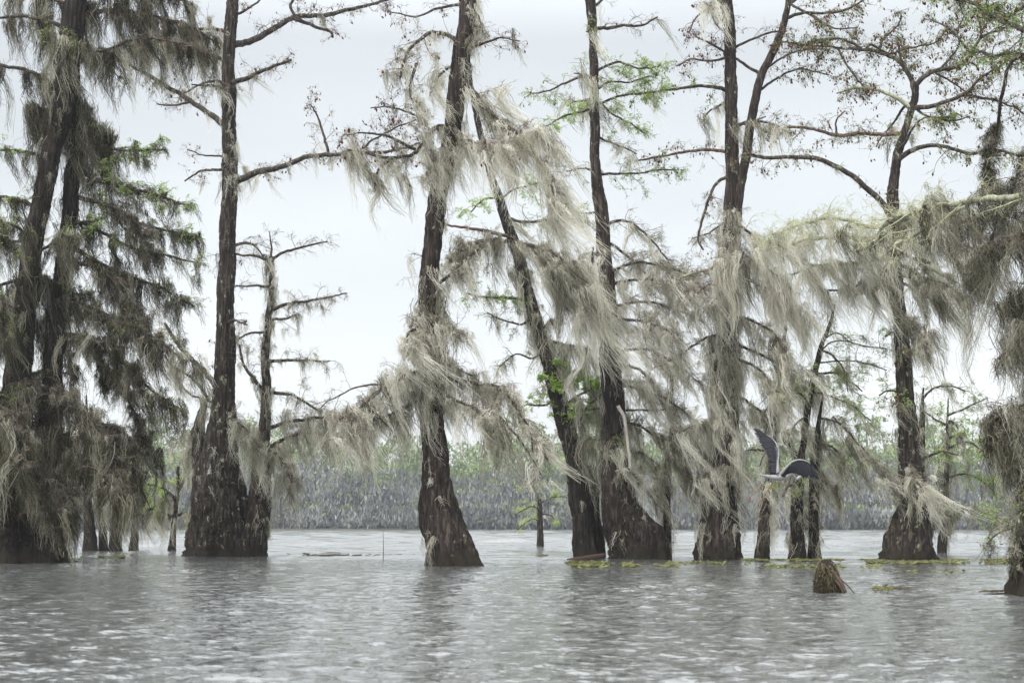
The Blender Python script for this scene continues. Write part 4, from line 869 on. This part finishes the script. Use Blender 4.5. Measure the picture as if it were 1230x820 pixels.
# ------------------------------------------------------------------ heron
def heron():
    rng = np.random.default_rng(50); Y = 33.0
    o0 = P(930, 572, Y); S = Y / F
    def q(x, y, dy=0.0): p = P(x, y, Y + dy); return p
    mb = MB()
    # body, folded neck, head and bill: one lofted surface. flies away to the right.
    prof = [(908,569,0.002,0.002,0.10),(913,570,.028,.012,0.08),(920,571.5,.045,.035,.05),(928,573,.065,.06,0.0),(936,573,.085,.085,-.05),(944,571,.085,.09,-.12),(950,568,.06,.065,-.2),(953,571,.035,.045,-.27),(956,575,.028,.035,-.33),(960,573,.03,.035,-.38),(963,570.5,.032,.034,-.42),(966,571,.014,.016,-.5),(971,573,.004,.005,-.62)]
    pts = np.array([[*q(x, y, dy * -1 * 1.0), a, b] for x, y, a, b, dy in prof]); a = resample(pts, 0.02)
    pth = a[:, :3]; tan = norm(np.gradient(pth, axis=0)); side = norm(np.cross(tan, np.array([0, 0, 1.0]))); up = np.cross(side, tan)
    sg = 14; th = np.arange(sg) / sg * 2 * PI
    v = pth[:, None] + side[:, None] * (np.cos(th)[None, :, None] * np.abs(a[:, None, 3:4])) + up[:, None] * (np.sin(th)[None, :, None] * np.abs(a[:, None, 4:5]))
    n = len(pth); i = np.arange(n - 1)[:, None] * sg; j = np.arange(sg)[None]; j2 = (j + 1) % sg
    qq = np.stack([i + j, i + j2, i + sg + j2, i + sg + j], -1)
    # bill is the last tenth
    nb = int(n * 0.93)
    mb.add(v.reshape(-1, 3), qq[:nb].reshape(-1, 4), tone=0.5, mi=3); mb.add(v.reshape(-1, 3), qq[nb:].reshape(-1, 4), tone=0.5, mi=2)
    # wings: fore-arm, wrist and hand outline as thick covert surface plus separate flight feathers
    def feather(p0, p1, w, mi, bend):
        ax = p1 - p0; L = np.linalg.norm(ax); ax = ax / L
        nrm = norm(np.cross(ax, np.array([0.2, 1.0, 0.1]))); t = np.linspace(0, 1, 7)
        wid = w * np.array([0.55, 0.9, 1.0, 1.0, 0.95, 0.7, 0.12])
        c = p0[None] + ax[None] * (t * L)[:, None] + bend[None] * (t ** 2)[:, None]
        th = np.array([-0.0025, 0.0025])[None, :, None] * norm(np.cross(ax, nrm))[None, None]
        vs = np.stack([c - nrm * wid[:, None] / 2 + th[:, 0], c + nrm * wid[:, None] / 2 + th[:, 0], c + nrm * wid[:, None] / 2 + th[:, 1], c - nrm * wid[:, None] / 2 + th[:, 1]], 1).reshape(-1, 3)
        k = 4; i = np.arange(6)[:, None] * k; j = np.arange(k)[None]; j2 = (j + 1) % k
        mb.add(vs, np.concatenate([np.stack([i + j, i + j2, i + k + j2, i + k + j], -1).reshape(-1, 4), [[0, 1, 2, 3]]]), tone=0.5, mi=mi)
    def wing(joint, trail, nf, cov_w, dark_from):
        """joint: list of (px,py,dy) along the leading edge shoulder>wrist>tip; trail: matching feather tip positions"""
        J = resample(np.array([q(*p) for p in joint]), 0.03); Tt = resample(np.array([q(*p) for p in trail]), 0.03)
        f = np.linspace(0, 1, nf)
        js = np.stack([np.interp(f * (len(J) - 1), np.arange(len(J)), J[:, k]) for k in range(3)], -1)
        ts = np.stack([np.interp(f * (len(Tt) - 1), np.arange(len(Tt)), Tt[:, k]) for k in range(3)], -1)
        for k in range(nf):
            feather(js[k], ts[k] + rng.normal(size=3) * 0.01, 0.085 if f[k] < 0.75 else 0.06, 1, np.array([0.0, 0.02, -0.015]))
        # coverts: thick tapered arm plus a second row of short grey feathers
        r = np.interp(np.linspace(0, 1, len(J)), [0, 0.35, 0.7, 1], [0.035, 0.024, 0.014, 0.004])
        tube_path(mb, J, r, rng, 10, 0.03)
        mb.mi[-1][:] = 3; mb.tmi[-1][:] = 3
        for k in range(nf):
            if f[k] < dark_from:
                feather(js[k] + np.array([0, -0.02, 0]), js[k] + (ts[k] - js[k]) * cov_w + np.array([0, -0.02, 0]), 0.06, 0, np.array([0, 0, 0.0]))
    # far (left) wing raised: leading edge up the right side, dark flight feathers to the upper left
    wing([(934,568,-0.05),(934,556,0.05),(935,544,0.15),(932,532,0.25),(924,524,0.35),(914,518,0.45)],
         [(924,566,0.0),(924,556,0.05),(922,546,0.1),(916,536,0.2),(910,526,0.35),(905,514,0.5)], 24, 0.2, 0.55)
    # near (right) wing: up to the wrist then drooping fan of dark primaries
    wing([(938,569,-0.15),(944,562,-0.25),(951,555,-0.35),(959,552,-0.45),(967,553,-0.5),(974,557,-0.55)],
         [(942,572,-0.15),(950,567,-0.25),(957,568,-0.38),(966,573,-0.48),(975,574,-0.55),(984,575,-0.6)], 26, 0.2, 0.4)
    # legs trailing, with toes
    def leg(pts, r0, r1, mi):
        p = np.array([q(x, y, d) for x, y, d in pts]); rr = np.linspace(r0, r1, len(p)); a = resample(np.concatenate([p, rr[:, None]], 1), 0.02)
        tube_path(mb, a[:, :3], a[:, 3], rng, 8, 0.03); mb.mi[-1][:] = mi; mb.tmi[-1][:] = mi
    for dx, y2, x2, d in ((0, 597, 901, 0.08), (9, 605, 911, -0.05)):
        leg([(921 + dx, 574, d), (918 + dx, 580, d)], 0.03, 0.014, 0)
        leg([(918 + dx, 580, d), ((918 + dx + x2) / 2 + 1.0, (580 + y2) / 2 - 0.5, d), (x2, y2, d)], 0.012, 0.009, 4)
        for k in range(4): leg([(x2, y2, d), (x2 - 2.5 + 1.4 * k, y2 + 4.5 + (k % 2), d + 0.01 * k)], 0.006, 0.003, 4)
    mats = [plain_mat('heron_grey', (0.10, 0.105, 0.12), 0.8, 0.25, 20), plain_mat('heron_slate', (0.018, 0.019, 0.025), 0.8, 0.35, 20), plain_mat('heron_bill', (0.45, 0.33, 0.12), 0.5), plain_mat('heron_pale', (0.26, 0.255, 0.26), 0.8, 0.3), plain_mat('heron_leg', (0.20, 0.09, 0.055), 0.7)]
    o = mb.build('heron', mats, None, o0, smooth=False); o.location = o0
    tag(o, 'grey heron flying with raised dark wings and trailing orange legs in front of hanging moss', 'bird')
heron()

# ------------------------------------------------------------------ lake
def lake():
    rng = np.random.default_rng(60)
    th = np.concatenate([np.linspace(-PI, -0.42, 40)[:-1], np.linspace(-0.42, 0.42, 760), np.linspace(0.42, PI, 40)[1:]])
    rr = [0.5]
    while rr[-1] < 330: rr.append(rr[-1] * (1.0042 if rr[-1] > 6 else 1.02))
    rr = np.array(rr + [400, 600, 1000.0])
    R, TH = np.meshgrid(rr, th, indexing='ij'); X = R * np.sin(TH); Yg = R * np.cos(TH)
    sp = R * 0.0046; Z = np.zeros_like(X)
    for k in range(70):
        lam = 0.11 * (0.75 / 0.11) ** rng.random(); d = rng.normal() * 0.6 - 1.3   # mostly towards the viewer, a little across
        a = 0.0042 * lam ** 0.70; kx = math.cos(d) * 2 * PI / lam; ky = math.sin(d) * 2 * PI / lam
        att = np.clip((lam / sp - 2.5) / 3, 0, 1); ph = rng.uniform(0, 6.28)
        warp = 0.8 * np.sin(X * 0.31 + ph) * np.sin(Yg * 0.23 + 1.7 * ph)
        s = np.sin(kx * X + ky * Yg + ph + warp); Z += a * att * (s + 0.25 * (s * s))
    # longer waves added on the open lake so far water reflects more bright sky
    far_w = np.clip((R - 34) / 30, 0, 1)
    for k in range(26):
        lam = 1.2 * 5.5 ** rng.random(); d = rng.normal() * 0.45 - 1.45; a = 0.045 * lam / 6.28
        kx = math.cos(d) * 2 * PI / lam; ky = math.sin(d) * 2 * PI / lam
        Z += a * far_w * np.clip((lam / sp - 2.5) / 2, 0, 1) * np.sin(kx * X + ky * Yg + rng.uniform(0, 6.28) + 0.7 * np.sin(X * 0.05 + k) * np.sin(Yg * 0.04 + 2 * k))
    wide = (np.abs(TH) < 0.43); Z *= wide
    # gusts: patches of rougher and calmer water
    Z *= 0.8 + 0.35 * np.sin(X * 0.21 + 1.0 + 0.6 * np.sin(Yg * 0.2)) * np.sin(Yg * 0.33 + 0.4)
    v = np.stack([X, Yg, Z], -1).reshape(-1, 3); nt_ = len(th); n = len(rr)
    i = np.arange(n - 1)[:, None] * nt_; j = np.arange(nt_ - 1)[None]
    q = np.stack([i + j, i + nt_ + j, i + nt_ + j + 1, i + j + 1], -1).reshape(-1, 4)[:, ::-1]
    mb = MB(); mb.add(v, q)
    # close disc centre under the boat
    mb.add(np.concatenate([v[:nt_], [[0, 0, 0]]]), None, np.stack([np.arange(nt_ - 1), np.arange(1, nt_), np.full(nt_ - 1, nt_)], -1))
    m, nt, out = newmat('lake_water'); L = nt.links.new
    b = nd(nt, 'ShaderNodeBsdfPrincipled'); b.inputs['Base Color'].default_value = (0.09, 0.095, 0.094, 1); b.inputs['Roughness'].default_value = 0.05; b.inputs['Specular IOR Level'].default_value = 1.0; b.inputs['IOR'].default_value = 1.8
    v1 = mapping(nt, (1.0, 2.2, 1)); n1 = noise(nt, v1, 13.0, 3, 0.6)
    v2 = mapping(nt, (1.0, 2.6, 1)); n2 = noise(nt, v2, 5.0, 4, 0.6)
    # fine ripples tilt the normal directly, so that they stay as steep on far water as on near water
    def vm(op, a, c):
        n = nd(nt, 'ShaderNodeVectorMath', operation=op)
        for i, x in enumerate((a, c)):
            if isinstance(x, tuple): n.inputs[i].default_value = x
            elif x is not None: L(x, n.inputs[i])
        return n.outputs[0]
    sm = vm('ADD', n1.outputs['Color'], n2.outputs['Color']); sm = vm('SUBTRACT', sm, (1.0, 1.0, 1.0)); sm = vm('MULTIPLY', sm, (0.55, 0.95, 0.0))
    ge = nd(nt, 'ShaderNodeNewGeometry'); sm = vm('ADD', sm, ge.outputs['Normal']); sm = vm('NORMALIZE', sm, None)
    L(sm, b.inputs['Normal']); L(b.outputs[0], out.inputs['Surface'])
    o = mb.build('lake', m, None, smooth=True); tag(o, 'wind-rippled pale grey lake surface', None, kind='structure')
lake()

# ------------------------------------------------------------------ far bank and far wood
def far():
    rng = np.random.default_rng(70)
    mb = MB(); xs = np.linspace(-500, 500, 80); e = 286 + 3 * np.sin(xs * 0.03) + rng.normal(size=80)
    rows = [(0, -0.4), (1.0, 0.25), (14, 0.5), (500, 0.6), (2500, 0.6)]
    v = np.array([[x * (1 if dy < 50 else 1 + dy / 400), yy + dy, z + (0.1 * rng.random() if 0 < dy < 50 else 0)] for dy, z in rows for x, yy in zip(xs, e)])
    i = np.arange(4)[:, None] * 80; j = np.arange(79)[None]; q = np.stack([i + j, i + j + 1, i + 80 + j + 1, i + 80 + j], -1).reshape(-1, 4)
    mb.add(v, q); tag(mb.build('far_bank_ground', plain_mat('swamp_soil', (0.07, 0.065, 0.045), 0.95, 0.3, 0.5), None), 'low swampy ground of the far bank', None, kind='structure')
    m = tone_mat('far_foliage', [(0.0, (0.05, 0.054, 0.06)), (0.3, (0.19, 0.198, 0.20)), (0.5, (0.36, 0.37, 0.36)), (0.55, (0.10, 0.14, 0.06)), (0.8, (0.20, 0.26, 0.11)), (1.0, (0.32, 0.38, 0.18))], 0.3)  # greys lifted: part of the distance haze is put into the colour
    fb = MB(); tbk = MB()
    rows = [(288.5, 170, 4.5, 0), (289, 120, 9, 0), (292, 110, 12, 0), (297, 110, 15, 1), (304, 100, 17.5, 1), (313, 90, 19.5, 2), (322, 90, 20, 2)]
    for (yy, nt_, H, kd) in rows:
        for k in range(nt_):
            x = (k + rng.uniform(-0.4, 0.4)) / nt_ * 270 - 135; y = yy + rng.normal() * 2; h = 1.1 * H * rng.uniform(0.8, 1.1) * (1 + 0.07 * math.sin(x * 0.09) + 0.05 * math.sin(x * 0.31 + 1))
            if abs(x + 90) < 14 and kd == 2: h *= 1.12
            # trunk
            p = np.array([[x, y, -0.2], [x + rng.normal() * 0.3, y, h * 0.5], [x + rng.normal() * 0.6, y, h * 0.96]])[None]
            tubes(tbk, p, np.array([[0.55, 0.2, 0.05]]) * rng.uniform(0.6, 1.2), rng, 6, tone=rng.choice([0.0, 0.1, 0.2]))
            n = int(340 if kd < 2 else 460)
            # layered clumps
            nc = 14; cz = h * rng.uniform(0.18 if kd < 2 else 0.35, 0.97, nc); cw = (0.9 + 1.9 * np.sin(np.clip(cz / h, 0, 1) * PI * 0.85)) * rng.uniform(0.6, 1.3, nc)
            cx = x + rng.normal(size=nc) * cw * 0.5; cy = y + rng.normal(size=nc) * cw * 0.5
            ci = rng.integers(0, nc, n)
            c = np.stack([cx[ci], cy[ci], cz[ci]], -1) + rng.normal(size=(n, 3)) * np.stack([cw[ci] * 0.5, cw[ci] * 0.5, np.full(n, 0.45)], -1)
            c[:, 2] = np.clip(c[:, 2], 0.2, None)
            grey = (rng.random(n) < (0.95 if kd == 0 else 0.84 if kd == 1 else 0.3)) & (c[:, 2] < h * (0.93 if kd == 0 else 0.74))
            # hanging moss strips are tall and narrow, leaves are small and wide
            hw = np.where(grey, 0.14, 0.22) * rng.uniform(0.6, 1.4, n); hh = np.where(grey, 0.32, 0.18) * rng.uniform(0.5, 1.5, n)
            a = rng.uniform(0, PI, n); u = np.stack([np.cos(a), np.sin(a), rng.normal(size=n) * 0.25], -1) * hw[:, None]
            w = np.stack([rng.normal(size=n) * 0.25, rng.normal(size=n) * 0.25, np.ones(n)], -1) * hh[:, None]
            w[~grey] += rng.normal(size=((~grey).sum(), 3)) * 0.12
            vv = np.stack([c - u - w, c + u - w, c + u * 0.6 + w, c - u * 0.6 + w], 1).reshape(-1, 3)
            tb = rng.normal() * 0.08
            tn = np.where(grey, 0.30 + tb + rng.normal(size=n) * 0.07, 0.76 + tb + rng.normal(size=n) * 0.07); tn = np.where(grey, np.clip(tn, 0, 0.5), np.clip(tn, 0.56, 1))
            fb.add(vv, np.arange(n * 4).reshape(-1, 4), tone=np.repeat(tn, 4))
    fb.add(np.concatenate(tbk.v), np.concatenate(tbk.q), tone=np.concatenate(tbk.tone))
    o = fb.build('far_wood', m, None); tag(o, 'hazy far-off cypress wood, grey with moss below and soft green on top, along the far shore', 'wood', kind='stuff')
far()

# ------------------------------------------------------------------ haze
def haze():
    x0, x1, y0, y1, z0, z1 = -650, 650, -60, 480, -1.5, 34
    v = np.array([[x, y, z] for z in (z0, z1) for y in (y0, y1) for x in (x0, x1)])
    q = [[0, 2, 3, 1], [4, 5, 7, 6], [0, 1, 5, 4], [2, 6, 7, 3], [0, 4, 6, 2], [1, 3, 7, 5]]
    mb = MB(); mb.add(v, q); m, nt, out = newmat('haze_air')
    pv = nd(nt, 'ShaderNodeVolumePrincipled'); pv.inputs['Density'].default_value = HAZE; pv.inputs['Color'].default_value = (0.88, 0.93, 1.0, 1); pv.inputs['Anisotropy'].default_value = 0.2
    nt.links.new(pv.outputs[0], out.inputs['Volume'])
    o = mb.build('haze', m, None); tag(o, 'thin pale haze in the air over the lake', None, kind='stuff')
HAZE = 0.0004
haze()

# ------------------------------------------------------------------ sky and light
SUN_EL, SUN_AZ = math.radians(52), math.radians(215)      # high, behind and to the left of the camera, veiled by cloud
w = bpy.data.worlds.new('World'); sc.world = w; w.use_nodes = True
nt = w.node_tree; nt.nodes.clear(); L = nt.links.new
out = nt.nodes.new('ShaderNodeOutputWorld'); bg = nt.nodes.new('ShaderNodeBackground'); L(bg.outputs[0], out.inputs[0])
sky = nt.nodes.new('ShaderNodeTexSky'); sky.sky_type = 'NISHITA'; sky.sun_disc = False; sky.sun_elevation = SUN_EL; sky.sun_rotation = SUN_AZ; sky.air_density = 1.0; sky.dust_density = 3.0
tc = nt.nodes.new('ShaderNodeTexCoord'); sp = nt.nodes.new('ShaderNodeSeparateXYZ'); L(tc.outputs['Generated'], sp.inputs[0])
cr_ = ramp(nt, [(0.0, (0.345, 0.355, 0.357)), (0.10, (0.335, 0.346, 0.349)), (0.20, (0.295, 0.308, 0.314)), (0.33, (0.26, 0.272, 0.279)), (0.5, (0.70, 0.72, 0.735)), (1.0, (1.0, 1.0, 1.0))]); L(sp.outputs['Z'], cr_.inputs['Fac'])
mp = nt.nodes.new('ShaderNodeMapping'); mp.inputs['Scale'].default_value = (1, 1, 3.0); L(tc.outputs['Generated'], mp.inputs['Vector'])
nn = noise(nt, mp.outputs['Vector'], 2.2, 3, 0.5); cr2 = ramp(nt, [(0.3, (0.84, 0.845, 0.855)), (0.7, (1.05, 1.05, 1.045))]); L(nn.outputs['Fac'], cr2.inputs['Fac'])
ml_ = nd(nt, 'ShaderNodeMix', data_type='RGBA', blend_type='MULTIPLY'); ml_.inputs['Factor'].default_value = 1; L(cr_.outputs['Color'], ml_.inputs['A']); L(cr2.outputs['Color'], ml_.inputs['B'])
CLOUD = 12.0
sc_ = nd(nt, 'ShaderNodeVectorMath', operation='SCALE'); L(ml_.outputs['Result'], sc_.inputs[0]); sc_.inputs['Scale'].default_value = CLOUD
mx = nd(nt, 'ShaderNodeMix', data_type='RGBA'); mx.inputs['Factor'].default_value = 0.93; L(sky.outputs[0], mx.inputs['A']); L(sc_.outputs[0], mx.inputs['B'])
L(mx.outputs['Result'], bg.inputs['Color']); bg.inputs['Strength'].default_value = 0.1
sd = bpy.data.lights.new('sun', 'SUN'); sd.energy = 1.5; sd.angle = math.radians(25); sd.color = (1.0, 0.97, 0.92)
so = bpy.data.objects.new('sun', sd); C.objects.link(so)
dirv = Vector((math.sin(SUN_AZ) * math.cos(SUN_EL), math.cos(SUN_AZ) * math.cos(SUN_EL), math.sin(SUN_EL)))
so.rotation_euler = dirv.to_track_quat('Z', 'Y').to_euler()

sc.view_settings.view_transform = 'Standard'; sc.view_settings.look = 'None'; sc.view_settings.exposure = 1.4; sc.view_settings.gamma = 1.0
sc.cycles.max_bounces = 8; sc.cycles.diffuse_bounces = 5; sc.cycles.glossy_bounces = 2; sc.cycles.transmission_bounces = 2; sc.cycles.transparent_max_bounces = 4; sc.cycles.volume_bounces = 0
sc.cycles.use_denoising = True
print('TOTAL polys', sum(len(m.polygons) for m in bpy.data.meshes))
